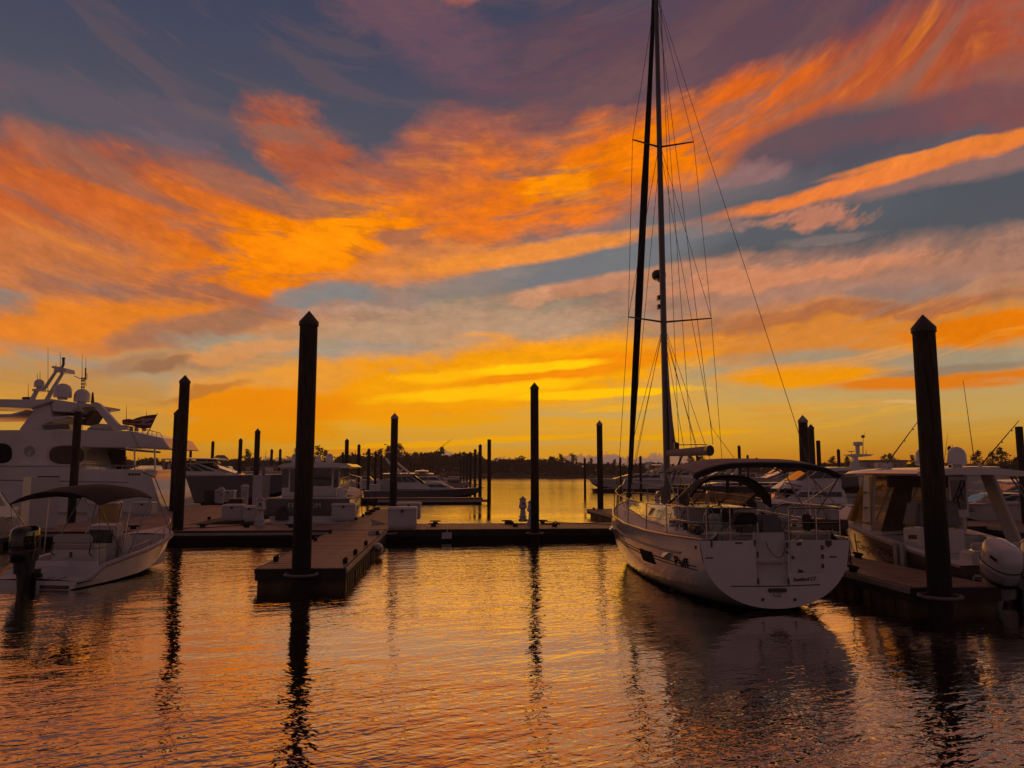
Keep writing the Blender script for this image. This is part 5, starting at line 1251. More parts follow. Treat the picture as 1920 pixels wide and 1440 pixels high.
for r_ in (.34, .24): em.tube([ctr+Vector((r_*math.cos(a), 0, r_*math.sin(a))) for a in [2*math.pi*k/20 for k in range(21)]], .02, 4)
em.tube([ctr+Vector((-.2, 0, -.1)), ctr+Vector((0, 0, .18)), ctr+Vector((.2, 0, -.12)), ctr+Vector((-.1, 0, 0))], .02, 4); em.build('emblem', M['engg'], yr)
for i in range(4): slabp([(240+6*i, 887.5), (245+6*i, 887.5), (245+6*i, 891.5), (240+6*i, 891.5)], -.02, .0, 'porthole', 'blk', bevel=0)
MB().tube([Yt.y(-250, 875, -.02), Yt.y(262, 873.5, -.02)], .03, 5).build('sheer_line', M['engg'], yr)
MB().tube([Yt.y(0, 900, -.02), Yt.y(240, 904, -.02)], .035, 5).build('rub_rail', M['engg'], yr)
slabp([(196, 838), (245, 846), (300, 850), (300, 846), (248, 842)], 3.0, 3.2, 'stair_rail', 'gel')
# flybridge
slabp([(35, 806), (62, 770), (55, 762), (60, 750), (96, 748), (98, 806)], 1.2, 5.0, 'flybridge_pylon', bevel=.05)
slabp([(-260, 744), (-260, 756), (-40, 762), (57, 765), (98, 752), (98, 748), (58, 749)], .8, 5.4, 'hardtop', bevel=.05)
slabp([(96, 748), (98, 771), (132, 773), (140, 766), (172, 762), (174, 758), (130, 753)], 1.0, 5.2, 'aft_roof', bevel=.04)
slabp([(98, 772), (134, 773), (172, 764), (178, 768), (160, 796), (154, 797), (140, 785), (130, 780), (86, 784), (84, 779)], 3.2, 5.0, 'roof_support', 'brown', bevel=.02)
slabp([(82, 783), (130, 779), (130, 781), (84, 795), (82, 795)], 1.0, 4.8, 'fly_windscreen', 'gel', bevel=.02)
slabp([(78, 797), (130, 795), (130, 805), (82, 805)], .8, 1.0, 'side_glass', 'glass', bevel=0)
slabp([(-80, 778), (20, 776), (44, 770), (48, 768), (40, 775), (18, 782), (-80, 784)], .8, 5.0, 'fly_coaming', bevel=.02)
slabp([(171, 756), (178, 753), (186, 757), (222, 797), (238, 797), (238, 806), (212, 806), (205, 800)], .8, 1.25, 'arch_leg', bevel=.05)
slabp([(171, 756), (178, 753), (186, 757), (222, 797), (238, 797), (238, 806), (212, 806), (205, 800)], 5.0, 5.45, 'arch_leg', bevel=.05)
slabp([(170, 757), (172, 737), (174, 735), (175, 745), (176, 757)], 2.8, 2.9, 'fin', 'brown', bevel=0)
slabp([(158, 806), (172, 797), (186, 794), (200, 795), (208, 801), (210, 806)], 1.5, 3.4, 'tender_cover', 'gel2', bevel=.12)
MB().tube([Yt.y(140, 796, .6), Yt.y(162, 797, .6)], .025, 5).tube([Yt.y(155, 796, .6), Yt.y(155, 806, .6)], .02, 5).build('fly_rail', M['steel'], yr)
MB().tube([Yt.y(236, 799, .6), Yt.y(262, 802, .6), Yt.y(300, 812, .6), Yt.y(305, 821, .6)], .025, 5).build('deck_rail', M['steel'], yr)
for i in range(7): MB().tube([Yt.y(240+9*i, 800+1.6*i, .6), Yt.y(240+9*i, 808+2.0*i, .6)], .02, 5).build('rail_post', M['steel'], yr)
for px in (246, 256, 270): c = Yt.y(px, 806, 2.5); MB().lathe([(.12, 0), (.16, .12), (.1, .3), (.03, .34)], tuple(c+Vector((0, 0, -.1))), 10).build('deck_chair', M['leather'], yr)
slabp([(228, 787), (242, 785), (248, 788), (248, 796), (229, 796)], 1.5, 2.6, 'life_ring_case', 'flag', bevel=.05)
for (cx, by, r_, hp, yy) in ((73, 728, .34, 17, 2.0), (117, 749, .60, 30, 1.8), (153, 757, .54, 28, 2.2)):
    c = Yt.y(cx, by, yy); dome(yr, c.x, yy, c.z, r_, abs(Yt.y(cx, by-hp, yy).z-c.z))
c = Yt.y(73, 730, 2.0); MB().box(c.x-.3, c.x+.35, 1.7, 2.3, c.z-.16, c.z).build('dome_bracket', M['gel'], yr)
def ytube(pts, r, name, mat_='gel', y=2.0, r1=None, n=6): return MB().tube([Yt.y(px, py, y) for px, py in pts], r, n, r1).build(name, M[mat_], yr)
ytube([(60, 750), (70, 731), (84, 728), (106, 695)], .17, 'radar_mast_leg', y=1.9, r1=.10); ytube([(88, 750), (100, 728), (119, 697)], .17, 'radar_mast_leg', y=3.0, r1=.10)
slabp([(101, 692), (103, 689), (122, 690), (123, 698), (100, 697)], 1.8, 3.1, 'mast_platform', bevel=.02)
slabp([(96, 687), (99, 686), (114, 688), (117, 690), (112, 692), (97, 690)], 2.2, 2.5, 'radar_scanner', bevel=.02)
ytube([(116, 690), (119, 683), (119, 673)], .09, 'masthead_light_post', 'blk', 2.4); c = Yt.y(119, 673, 2.4); MB().lathe([(.1, 0), (.13, .05), (.1, .1)], tuple(c), 10).build('masthead_light', M['blk'], yr)
ytube([(88, 733), (102, 734)], .05, 'mast_crossbar', 'gel', 2.0)
slabp([(40, 744), (55, 744), (56, 749), (40, 749)], 2.0, 2.8, 'search_light', 'brown', bevel=.05)
for pts in ([(90, 742), (90, 652)], [(113, 690), (113, 660)], [(53, 745), (53, 720)], [(70, 712), (70, 700)], [(75, 712), (75, 696)], [(154, 728), (154, 664)], [(161, 724), (161, 670)], [(105, 688), (105, 682)], [(237, 786), (237, 760)], [(275, 785), (275, 770)]):
    ytube(pts, .022, 'antenna', 'alu', 2.2, .01)
m_ = MB()
for px in (153.5, 157.5): m_.tube([Yt.y(px, 729, 2.2), Yt.y(px, 708, 2.2)], .03, 5)
for py in (726, 720, 714, 709): m_.tube([Yt.y(152, py, 2.2), Yt.y(159, py, 2.2)], .045, 5)
m_.tube([Yt.y(157, 712, 2.2), Yt.y(143, 707, 2.2), Yt.y(139, 705, 2.2)], .025, 5); m_.tube([Yt.y(157, 712, 2.2), Yt.y(163, 711, 2.2), Yt.y(163, 700, 2.2)], .025, 5)
m_.tube([Yt.y(160, 712, 2.2), Yt.y(160.5, 690, 2.2)], .05, 5); m_.build('instrument_mast', M['alu'], yr)
MB().tube([Yt.y(276, 815, .5), Yt.y(295, 775, .5)], .03, 6).build('flagstaff', M['alu'], yr)
fl = [(294, 777), (270, 783), (249, 788), (229, 789), (233, 797), (250, 799), (266, 798), (282, 802)]
base = pp(fl, .5); ctrl = []
mb = MB(); rows = []
for i in range(13):
    u = i/12; a = Vector(pp([(294-65*u, 777+12*u-2*math.sin(u*6))], .5)[0]); c = Vector(pp([(283-52*u, 802-5*u+2.5*math.sin(u*5))], .5)[0])
    wv_ = .14*math.sin(u*9); rows.append([a.lerp(c, v)+Vector((0, wv_+.05*math.sin(v*5+u*7), 0)) for v in [k/8 for k in range(9)]])
g_ = MB().loft(rows, cap=False).build('flag', M['flag'], yr, sharp=180, label='red and white striped flag')
for k in (2, 5):
    MB().loft([[r_[k]+Vector((0, -.012, 0)), r_[k+1]+Vector((0, -.012, 0))] for r_ in rows], cap=False).build('flag_stripe', M['flagw'], g_)
mb = MB().prism([rows[1][3]+Vector((0, -.02, 0)), rows[5][1]+Vector((0, -.02, 0)), rows[5][6]+Vector((0, -.02, 0))], (0, .006, 0)); mb.build('flag_triangle', M['flagw'], g_)
for k in range(4):
    c = Yt.y(272+10*(k % 2), 921+8*(k//2), .3)
MB().tube([Yt.y(268, 885, -.1), Yt.y(290, 895, -1.0), Yt.inv(G(-16.0, 46, .55))], .03, 5).build('mooring_rope', M['line'], yr)

# ================================================================== cabin boat lettered FREEDOM
Fm = Frame((X_at(578, 36.8, .5), 36.8, 0), GRID)
fr_ = thing('cabin_boat', 'cabin boat with dark transom lettered FREEDOM behind the tallest left pile', 'cabin boat', Fm.l, Fm.th)
sF = hull_shape(10.4, 3.95, 1.45, 1.95, tw=.95, rake=1.2, flare=.5)
hull_parts(fr_, sF, 'gel', cockpit=(1, 4, .7, .25), dm='gel2')
a = Fm.y(501, 934, -.02); b_ = Fm.y(655, 967, -.02)
MB().box(a.x, b_.x, -.03, -.004, b_.z, a.z).build('transom_panel', M['slate'], fr_, bevel=.01)
MB().box(a.x-.02, b_.x+.02, -.75, -.03, .30, .42).build('swim_platform', M['gel'], fr_, bevel=.03)
MB().box(a.x-.05, b_.x+.05, -.06, .35, 1.46, 1.53).build('aft_coaming', M['gel'], fr_, bevel=.02)
A0 = Fm.y(543, 948, -.03); A1 = Fm.y(599, 948.5, -.03)
lettering(fr_, 'FREEDOM', .34, (A0+A1)/2, (1, 0, 0), (0, 0, 1), 'box', width=(A1-A0).x*1.08, bold=.0)
xl, xr = Fm.y(528, 900, 1.6).x, Fm.y(636, 900, 1.6).x; zt2 = Fm.y(580, 876, 1.6).z
mb = MB().box(xl, xr, 1.7, 5.6, 1.5, zt2); cab = mb.build('cabin', M['gel'], fr_, bevel=.04)
cx_ = (xl+xr)/2
for pxa, pxb, pya, pyb, mm_ in ((529, 540, 880, 914, 'glass'), (545, 583, 880, 922, 'glass'), (587, 621, 878, 911, 'glass'), (626.5, 634, 880, 914, 'glass')):
    a = Fm.y(pxa, pya, 1.69); b_ = Fm.y(pxb, pyb, 1.69); MB().box(a.x, b_.x, 1.675, 1.69, b_.z, a.z).build('window', M['glass'], cab)
for s_ in (xl-.012, xr-.001):
    for k in range(3): MB().box(s_, s_+.013, 1.95+1.2*k, 2.95+1.2*k, 2.15, 2.95).build('side_window', M['glass'], cab)
b = [(xl, 5.6, 1.5), (xr, 5.6, 1.5), (xr-.3, 7.0, 1.5), (xl+.3, 7.0, 1.5)]; t_ = [(xl, 5.6, zt2), (xr, 5.6, zt2), (xr-.2, 6.1, zt2-.05), (xl+.2, 6.1, zt2-.05)]
wsx = MB().frus(b, t_).build('windshield_house', M['gel'], fr_, bevel=.02)
for k in range(3): quadpanel(b[2], b[3], t_[3], t_[2], .03+.32*k, .32+.32*k, .45, .92).build('windshield_pane', M['glass'], wsx)
quadpanel(b[1], b[2], t_[2], t_[1], .1, .9, .45, .9).build('windshield_pane', M['glass'], wsx)
xr2, xl2 = Fm.y(661, 872, .9).x, Fm.y(522, 872, .9).x
S_ = []
for u in [i/8 for i in range(9)]:
    y = .7+6.0*u; k = 1-.25*max(0, (u-.7)/.3)**2; c = (xl2+xr2)/2; hw = (xr2-xl2)/2*k; z = zt2+.03
    S_.append([(c-hw, y, z), (c-hw*.85, y, z+.14), (c-hw*.4, y, z+.21), (c+hw*.4, y, z+.21), (c+hw*.85, y, z+.14), (c+hw, y, z), (c+hw*.95, y, z-.05), (c-hw*.95, y, z-.05)])
MB().loft(S_, ring=True).build('cabin_roof', M['gel'], fr_, sharp=50)
for px, wz in ((553, .26), (597, .24), (618, .28)): c = Fm.y(px, 864, 3.0); dome(fr_, c.x, 3.0, zt2+.2, wz*.72, .52 if px != 597 else .4)
c = Fm.y(590, 864, 3.0); MB().tube([(c.x, 3, zt2+.1), (c.x, 3, zt2+.75)], .02, 5).build('antenna', M['alu'], fr_)
c = Fm.y(493, 860, 4.0); antenna(fr_, Fm.y(493, 895, 4.0), Fm.y(499, 845, 4.0), .02)
mb = MB(); zr_ = .72
for s_ in (-1, 1):
    pts = [sheer_at(sF, t)*1.0 for t in (.55, .65, .75, .85, .93, .985)]
    top = [Vector((s_*max(p.x-.1, .05), p.y, p.z+zr_)) for p in pts]; mb.tube([Vector((s_*(pts[0].x-.1), pts[0].y-.6, pts[0].z))]+top, .022, 6)
    mid = [Vector((s_*max(p.x-.1, .05), p.y, p.z+zr_*.5)) for p in pts]; mb.tube(mid, .016, 5)
    for p, q in zip(pts, top): mb.tube([Vector((q.x, p.y, p.z)), q], .018, 5)
mb.build('bow_rail', M['steel'], fr_)
MB().box(xr+.05, xr+.4, 1.0, 1.7, 1.0, 1.9).build('side_door', M['gel'], fr_, bevel=.04)
for s_ in (1,):
    MB().tube([(xr+.1, .1, 1.5), (xr+.1, .1, 1.95), (xr+.1, 1.2, 2.0)], .02, 5).build('grab_rail', M['steel'], fr_)
for i, y in enumerate((39.4, 41.5, 43.5)):
    rope([Fm.l+Vector((2.05, (y-36.8)*.9, 1.55)), G(-4.3, y+.2, DZ+.06)], 'mooring line '+('nearest the stern', 'amidships', 'nearest the bow')[i]+' of the dark-transom cabin boat', r=.018, sag=.25)

# ================================================================== things on the docks
def onG(px, py): q = FR.z(px, py, DZ); return q
def dock_box(px0, px1, py_foot, py_top, label, depth=.75, yaw=0, lidover=.04):
    a, b_ = onG(px0, py_foot), onG(px1, py_foot); Y = G(a.x, a.y).y; h = Z_at(py_top, Y)-DZ; wd = abs(b_.x-a.x)
    o = thing('dock_box', label, 'dock box', G(a.x, a.y, DZ+.001), GRID+yaw, 'dock boxes')
    MB().box(0, wd, 0, depth, .05, h*.86).build('body', M['box'], o, bevel=.03)
    MB().box(.04, wd-.04, .03, depth-.03, 0, .055).build('foot', M['ped'], o)
    MB().frus([(-lidover, -lidover, h*.86+.002), (wd+lidover, -lidover, h*.86+.002), (wd+lidover, depth+lidover, h*.86+.002), (-lidover, depth+lidover, h*.86+.002)], [(0, .06, h), (wd, .06, h), (wd, depth, h), (0, depth, h)]).build('lid', M['box'], o, bevel=.02)
    MB().box(wd/2-.05, wd/2+.05, -lidover-.02, -lidover+.0, h*.74, h*.88).build('latch', M['bin'], o)
    return o
dock_box(727, 780, 990, 951, 'near white dock box at the root of the near finger dock')
dock_box(743, 788, 974, 942, 'farther white dock box beside the far finger pile, behind the nearest one')
dock_box(621, 665, 976, 944, 'white dock box in front of the cabin boat transom, right of the tallest pile')
dock_box(415, 452, 976, 946, 'grey-white dock box left of the two lighthouse pedestals')
dock_box(456, 477, 978, 949, 'small white dock box between the grey bin and the lighthouse pedestal')
dock_box(503, 520, 968, 934, 'narrow white dock box at the left corner of the cabin boat')
dock_box(402, 414, 944, 918, 'far white dock box beside the farthest pedestal'); dock_box(416, 437, 942, 919, 'far pink-lit dock box on the walkway before the grey yacht')
dock_box(162, 214, 975, 940, 'white dock box seen behind the small boat console')
dock_box(247, 282, 966, 941, 'white dock box below the yacht swim platform')
def pedestal(px, foot, top, label, kind='lighthouse', label_grp='power pedestals', mat_='ped'):
    a = onG(px, foot); Y = G(a.x, a.y).y; h = Z_at(top, Y)-DZ
    o = thing('power_pedestal', label, 'power pedestal', G(a.x, a.y, DZ+.001), GRID+R(8), label_grp)
    k = h/1.15
    if kind == 'lighthouse':
        MB().lathe([(.20*k, 0), (.20*k, .12*k), (.155*k, .14*k), (.11*k, .55*k)], n=8).build('base', M[mat_], o)
        MB().lathe([(.21*k, .20*k), (.21*k, .235*k)], n=8).build('collar', M[mat_], o)
        MB().lathe([(.09*k, .552*k), (.19*k, .63*k), (.185*k, .70*k), (.13*k, .98*k)], n=8).build('head', M[mat_], o)
        MB().lathe([(.19*k, .982*k), (.17*k, 1.02*k), (.05*k, 1.1*k), (.04*k, 1.13*k), (.01, 1.15*k)], n=8).build('roof', M['engg'], o)
        MB().box(-.05*k, .05*k, -.165*k, -.13*k, .72*k, .86*k).build('socket', M['bin'], o)
    else:
        MB().box(-.17*k, .17*k, -.14*k, .14*k, 0, .95*k).build('body', M[mat_], o, bevel=.02)
        MB().frus([(-.22*k, -.18*k, .952*k), (.22*k, -.18*k, .952*k), (.22*k, .18*k, .952*k), (-.22*k, .18*k, .952*k)], [(-.1*k, -.06*k, 1.1*k), (.1*k, -.06*k, 1.1*k), (.1*k, .06*k, 1.1*k), (-.1*k, .06*k, 1.1*k)]).build('cap', M[mat_], o)
        MB().box(-.1*k, .1*k, -.16*k, -.142*k, .5*k, .8*k).build('socket_door', M['engg'], o)
    return o
pedestal(980.5, 978, 930, 'lighthouse-shaped pedestal left of the middle pile'); pedestal(996, 984, 936, 'lighthouse-shaped pedestal half hidden by the middle pile')
pedestal(487, 986, 929, 'lighthouse-shaped pedestal in front of the tall grey locker'); pedestal(527, 974, 932, 'lighthouse-shaped pedestal in front of the cabin boat corner')
pedestal(414, 944, 912, 'far pedestal among the far dock boxes', 'box'); pedestal(458, 948, 906, 'pedestal with wide cap above the grey bin', 'box')
a = onG(436, 955); o = thing('bin', 'dark box with open lid on the dock left of the pedestal with wide cap', 'bin', G(a.x, a.y, DZ), GRID)
MB().box(-.25, .55, 0, .5, 0, .62).build('body', M['bin'], o, bevel=.03); MB().box(-.25, .55, 0, .5, .625, .66).build('lid', M['ped'], o)
a = onG(488, 966); Y = G(a.x, a.y).y; h = Z_at(891, Y)-DZ
o = thing('locker', 'tall narrow grey-white locker behind the lighthouse pedestal', 'locker', G(a.x, a.y, DZ), GRID-R(25))
MB().box(-.32, .32, -.3, .3, 0, h-.05).build('body', M['ped'], o, bevel=.01); MB().box(-.34, .34, -.32, .32, h-.048, h).build('top', M['ped'], o)
c = Vector((0, 0, h+.01)); MB().lathe([(.03, 0), (.14, .05), (.14, .28), (.02, .42)], (.1, 0, h), 4).build('lamp_housing', M['lip'], o)
a = onG(61, 992); Y = G(a.x, a.y).y; h = Z_at(895, Y)-DZ
o = thing('cabinet', 'big white square cabinet behind the black outboard', 'cabinet', G(a.x-.05, a.y+.55, DZ), GRID+R(43))
MB().box(-.52, .52, -.52, .52, 0, h).build('body', M['box'], o, bevel=.012); MB().box(-.3, .5, -.45, .3, h+.001, h+.05).build('top_vent', M['blk'], o)
MB().box(.521, .53, -.4, .4, .2, h-.2).build('door', M['box'], o)
a = onG(701, 983); o = thing('dock_step', 'small pale tapered dock step lying left of the near dock box', 'dock step', G(a.x, a.y, DZ), GRID)
MB().frus([(-.05, -.15, 0), (.5, -.1, 0), (.5, .15, 0), (-.05, .2, 0)], [(-.15, -.13, .25), (.45, -.05, .06), (.45, .1, .06), (-.12, .18, .22)]).build('body', M['lip'], o)
for i, (px, py, l) in enumerate(((690, 962, 'nearest'), (697, 957, 'middle'), (706, 953, 'farthest'))):
    a = onG(px-3, py+3); tag(MB().lathe([(.16, 0), (.2, .04), (.2, .12), (.08, .16)], n=10).build('rope_coil', M['line'], loc=G(a.x+.1, a.y, DZ+.001)), l+' of the rope coils along the far finger dock edge', 'rope coil')
# fender on the near finger, plain white box hung on the walkway face
q = FR.x(711, 1027, -2.2); o = MB().lathe([(.02, -.42), (.08, -.4), (.13, -.3), (.14, 0), (.13, .3), (.08, .4), (.02, .42)], n=14, M=Matrix.Rotation(R(90), 4, 'X')).build('fender', M['fend'], loc=G(-2.2, 25.3, .30)); o.rotation_euler = (R(-12), 0, GRID); tag(o, 'white roll fender hung on the right side of the near finger dock', 'fender')
o = MB().box(-.19, .19, -.12, .0, -.12, .12).tube([(0.02, -.06, .12), (0.02, -.06, .28)], .018, 6).build('hanging_tag_box', M['box'], loc=P(838, 1004, 30.55)); tag(o, 'small white box hanging on the face of the main walkway', 'float box')
a = onG(1016, 984); tag(MB().tube([(0, 0, 0), (.15, .1, .02), (.3, 0, 0), (.45, .1, .02), (.6, .05, .12), (.7, 0, .02)], .03, 5).build('hose', M['line'], loc=G(a.x, a.y, DZ+.02)), 'short dark hose end lying right of the middle pile', 'hose')
a = onG(519, 975); tag(MB().frus([(-.3, -.2, 0), (.4, -.2, 0), (.35, .2, 0), (-.3, .2, 0)], [(-.05, -.05, .6), (.15, -.05, .7), (.15, .1, .7), (-.05, .1, .6)]).build('folded_tarp', M['bin'], loc=G(a.x+.2, a.y, DZ+.001), bevel=.05), 'dark heap of tarp under the lighthouse pedestal by the cabin boat', 'tarp')
for i, px in enumerate((386, 391.5, 397.0)):
    a = onG(px, 944); tag(MB().box(-.1, .1, -.1, .1, 0, .85).box(-.13, .13, -.13, .13, .85, .95).build('dock_cart_post', M['bin'], loc=G(a.x, a.y, DZ+.001)), ('left', 'middle', 'right')[i]+' one of three short dark posts by the yacht platform', 'post')

# ================================================================== the other moored boats, seen from the side
def boat(label, px_s, px_b, foot, sheer_s, sheer_b, hull='gel', B=None, tops=(), extras=(), dock_y=None, name='motorboat', flare=.6, power=1.6, stripe=None, cat='motorboat', yaw=0, rub=.03):
    """px_s stern, px_b bow, foot = waterline row; tops: houses (px0, px1, row top, windows...)"""
    Y = Y_on(foot, 0.0); left = px_b < px_s
    A = FR.inv(P(px_s, foot, Y)); Bp = FR.inv(P(px_b, foot, Y)); L_ = abs(Bp.x-A.x); B = B or max(2.6, min(4.6, L_*.30))
    th = GRID+(R(90) if left else R(-90))+yaw
    loc = P(px_s, foot, Y); loc.z = 0; loc = loc+Vector((-math.sin(GRID), math.cos(GRID), 0))*B*.5
    f = Frame(loc, th); o = thing(name, label, cat, loc, th)
    side = -B/2 if not left else B/2            # local x of the near side... right when bow is left
    nx = B/2 if not left else -B/2
    zs, zb = Z_at(sheer_s, Y), Z_at(sheer_b, Y)
    s = hull_shape(L_, B, zs, zb, tw=.88, rake=min(1.4, L_*.1), flare=flare, power=power)
    hull_parts(o, s, hull, stripe=stripe, rubr=rub)
    o['_L'] = 0; del o['_L']
    def yl(px, py=890): return abs(FR.inv(P(px, foot, Y)).x-A.x)
    f_ = dict(o=o, L=L_, B=B, Y=Y, yl=yl, s=s, left=left, Z=lambda py: Z_at(py, Y))
    for (p0, p1, zrow_b, zrow_t, kw) in tops:
        a, b_ = sorted((yl(p0), yl(p1))); k = dict(nwin=3, rf=min(1.0, (b_-a)*.3)); k.update(kw); wf = k.pop('w', .36)
        zb_ = Z_at(zrow_b, Y); zt_ = Z_at(zrow_t, Y); cabin(o, a, b_, zb_, zt_, B*wf, B*wf*.86, **k)
    for e in extras:
        e(f_)
    return f_
def X_top(p0, p1, row, w=.42, mat_='gel', th=.12):
    def g(f): a, b_ = sorted((f['yl'](p0), f['yl'](p1))); hardtop(f['o'], a, b_, f['B']*w, f['Z'](row), th=th, mat_=mat_)
    return g
def X_dome(px, row, r): return lambda f: dome(f['o'], 0, f['yl'](px), f['Z'](row), r)
def X_ant(px, row, px1, row1, r=.03): return lambda f: antenna(f['o'], (.3, f['yl'](px), f['Z'](row)), (.3, f['yl'](px1), f['Z'](row1)), r)
def X_arch(px, r0, r1, lean=.6, w=.4): return lambda f: arch(f['o'], f['yl'](px), 0, f['B']*.4, f['Z'](r0), f['Z'](r1), w, lean)
def X_legs(p0, p1, r0, r1):
    def g(f):
        mb = []
        for px in (p0, p1):
            for s_ in (-1, 1): MB().tube([(s_*f['B']*.34, f['yl'](px), f['Z'](r0)), (s_*f['B']*.34, f['yl'](px), f['Z'](r1))], .05, 6).build('roof_post', M['steel'], f['o'])
    return g
def X_rail(t0=.5, h=.6, r=.028):
    def g(f):
        mb = MB()
        for s_ in (-1, 1):
            pts = [sheer_at(f['s'], t0+(.985-t0)*k/5) for k in range(6)]; top = [Vector((s_*max(p.x-.12, .04), p.y, p.z+h)) for p in pts]; mb.tube(top, r, 5)
            for p, q in zip(pts, top): mb.tube([Vector((q.x, p.y, p.z)), q], r*.8, 4)
        mb.build('bow_rail', M['steel'], f['o'])
    return g
def X_ports(n, t0, t1, dz=.35, r=(.22, .1)):
    def g(f):
        for k in range(n):
            t = t0+(t1-t0)*k/max(1, n-1)
            for s_ in (-1, 1):
                p = sheer_at(f['s'], t); q = Vector(f['s'][min(int(t*(len(f['s'])-1)), len(f['s'])-1)][-2]); u = min(.9, dz/max(p.z-q.z, .2)); c = p.lerp(Vector((q.x, p.y, q.z)), u)
                MB().lathe([(r[0], 0), (r[0], .03), (.01, .031)], n=12, M=Matrix.Translation((s_*(c.x+.0), c.y, c.z))@Matrix.Scale(s_, 4, (1, 0, 0))@Matrix.Rotation(R(90), 4, 'Y')@Matrix.Scale(r[1]/r[0], 4, (1, 0, 0))).build('porthole', M['glass'], f['o'])
    return g
def X_box(p0, p1, r0, r1, w, name, mat_): 
    def g(f): a, b_ = sorted((f['yl'](p0), f['yl'](p1))); MB().box(-f['B']*w, f['B']*w, a, b_, f['Z'](r0), f['Z'](r1)).build(name, M[mat_], f['o'], bevel=.04)
    return g
def X_engine(px):
    def g(f):
        for x in (-.5, .5): outboard(f['o'], x, -.1, .45, 1.0, 'engw', 'engg')
    return g
# left group
boat('grey hulled motor yacht with white deckhouse behind the white yacht stern', 236, 556, 946, 893, 889, hull='slate2', B=5, tops=[(300, 440, 892, 868, dict(nwin=4, rf=3.2, wv=(.35, .9), w=.38)), (352, 384, 868, 858, dict(nwin=2, rf=.5, w=.34))],
     extras=[X_top(290, 394, 860), X_rail(.6, .7), X_legs(296, 345, 880, 861)], name='yacht', cat='yacht')
boat('long low white boat with open foredeck beyond the grey hulled yacht', 400, 520, 930, 886, 884, B=4.2, tops=[(405, 425, 886, 874, dict(nwin=1))], extras=[X_ant(496, 884, 501, 845), X_rail(.4, .7), X_box(486, 500, 884, 876, .1, 'tender_crane', 'gel')])
def tower(f):
    o = f['o']; B = f['B']
    for (p0, r0, p1, r1) in ((742, 890, 718, 858), (748, 890, 730, 862), (766, 888, 734, 862), (742, 886, 756, 878)):
        for s_ in (-1, 1): MB().tube([(s_*B*.3, f['yl'](p0), f['Z'](r0)), (s_*B*.22, f['yl'](p1), f['Z'](r1))], .07, 5).build('tower_leg', M['gel'], o)
def outr(f):
    for (p0, r0, p1, r1) in ((708, 848, 673, 821), (706, 849, 675, 824)): MB().tube([(0, f['yl'](p0), f['Z'](r0)), (0, f['yl'](p1), f['Z'](r1))], .03, 5, .012).build('outrigger', M['alu'], f['o'])
boat('grey hulled sport cruiser with white hardtop, bow to the right, behind the far finger pile', 681, 909, 937, 921, 915, hull='slate2', B=4.2, flare=.9, power=2,
     tops=[(738, 812, 918, 891, dict(nwin=3, rf=2.0, wv=(.5, .9), w=.40, rb=.05)), (795, 856, 918, 904, dict(nwin=2, rf=1.6, wv=(.25, .65), w=.3, ws=False))],
     extras=[X_top(716, 812, 889, .42), X_top(776, 802, 884, .3, th=.08), tower, X_box(783, 796, 888, 884, .12, 'radar_pod', 'gel'), X_ant(757, 888, 757, 864), X_box(690, 712, 921, 909, .3, 'cockpit_seat', 'gel2'), X_rail(.6, .35), X_box(703, 738, 921, 900, .02, 'spray_curtain', 'gel2')], name='sport_cruiser', cat='sport cruiser')
boat('white cruiser with long pointed bow behind the grey hulled one', 760, 886, 921, 908, 904, B=3.8, tops=[(780, 845, 906, 893, dict(nwin=2, rf=1.8))], extras=[X_box(838, 862, 906, 900, .28, 'dark_hatch', 'glass'), X_rail(.6, .3), outr], flare=.9)
boat('small low white boat just above the bow of the grey hulled cruiser', 782, 866, 911, 899, 896, B=3.2, tops=[(800, 838, 898, 892, dict(nwin=2, rf=1.5))], extras=[X_box(840, 875, 895, 893, .03, 'bow_pole', 'gel')])
boat('low white boat partly hidden between cabin boat rail and far finger pile', 640, 736, 918, 903, 900, B=3.2, tops=[(665, 700, 902, 893, dict(nwin=2))], extras=[X_engine(650)])
# right-middle group, bows to the left
boat('white sport cruiser seen left of the mast beyond the sailboat bow', 1262, 1106, 920, 901, 897, B=4.4, tops=[(1246, 1146, 900, 888, dict(nwin=3, rf=3.5, wv=(.3, .8), w=.36))], extras=[X_ports(3, .5, .85, .5), X_rail(.55, .5), X_arch(1225, 892, 880), X_dome(1221, 879, .28), X_ant(1228, 879, 1228, 862), X_ant(1214, 888, 1214, 866)], name='sport_cruiser', cat='sport cruiser', flare=.9)
boat('white flybridge cruiser right behind the sailboat mast base', 1325, 1196, 916, 896, 893, B=4.4, tops=[(1300, 1216, 896, 884, dict(nwin=3, rf=2.4)), (1278, 1225, 884, 877, dict(nwin=0, rf=1.6, ws=False, w=.3))], extras=[X_arch(1240, 886, 872), X_top(1215, 1252, 872, .3), X_box(1216, 1226, 872, 866, .1, 'radome', 'gel'), X_rail(.6, .5)])
boat('brown-dark hulled yacht filling the view under the sailboat sunshade', 1556, 1266, 946, 913, 909, hull='slate', B=4.8, tops=[(1490, 1300, 912, 905, dict(nwin=4, rf=2.5, wv=(.35, .85)))], extras=[X_rail(.5, .6), X_ports(5, .35, .8, .5, (.3, .13))], name='yacht', cat='yacht')
boat('white cruiser with orange-lit windshield left of the broad pale capped pile', 1452, 1316, 924, 902, 898, B=4.2, tops=[(1425, 1350, 901, 886, dict(nwin=2, rf=3.0, wv=(.3, .85)))], extras=[X_arch(1383, 892, 873, .8, .5), X_rail(.6, .5)])
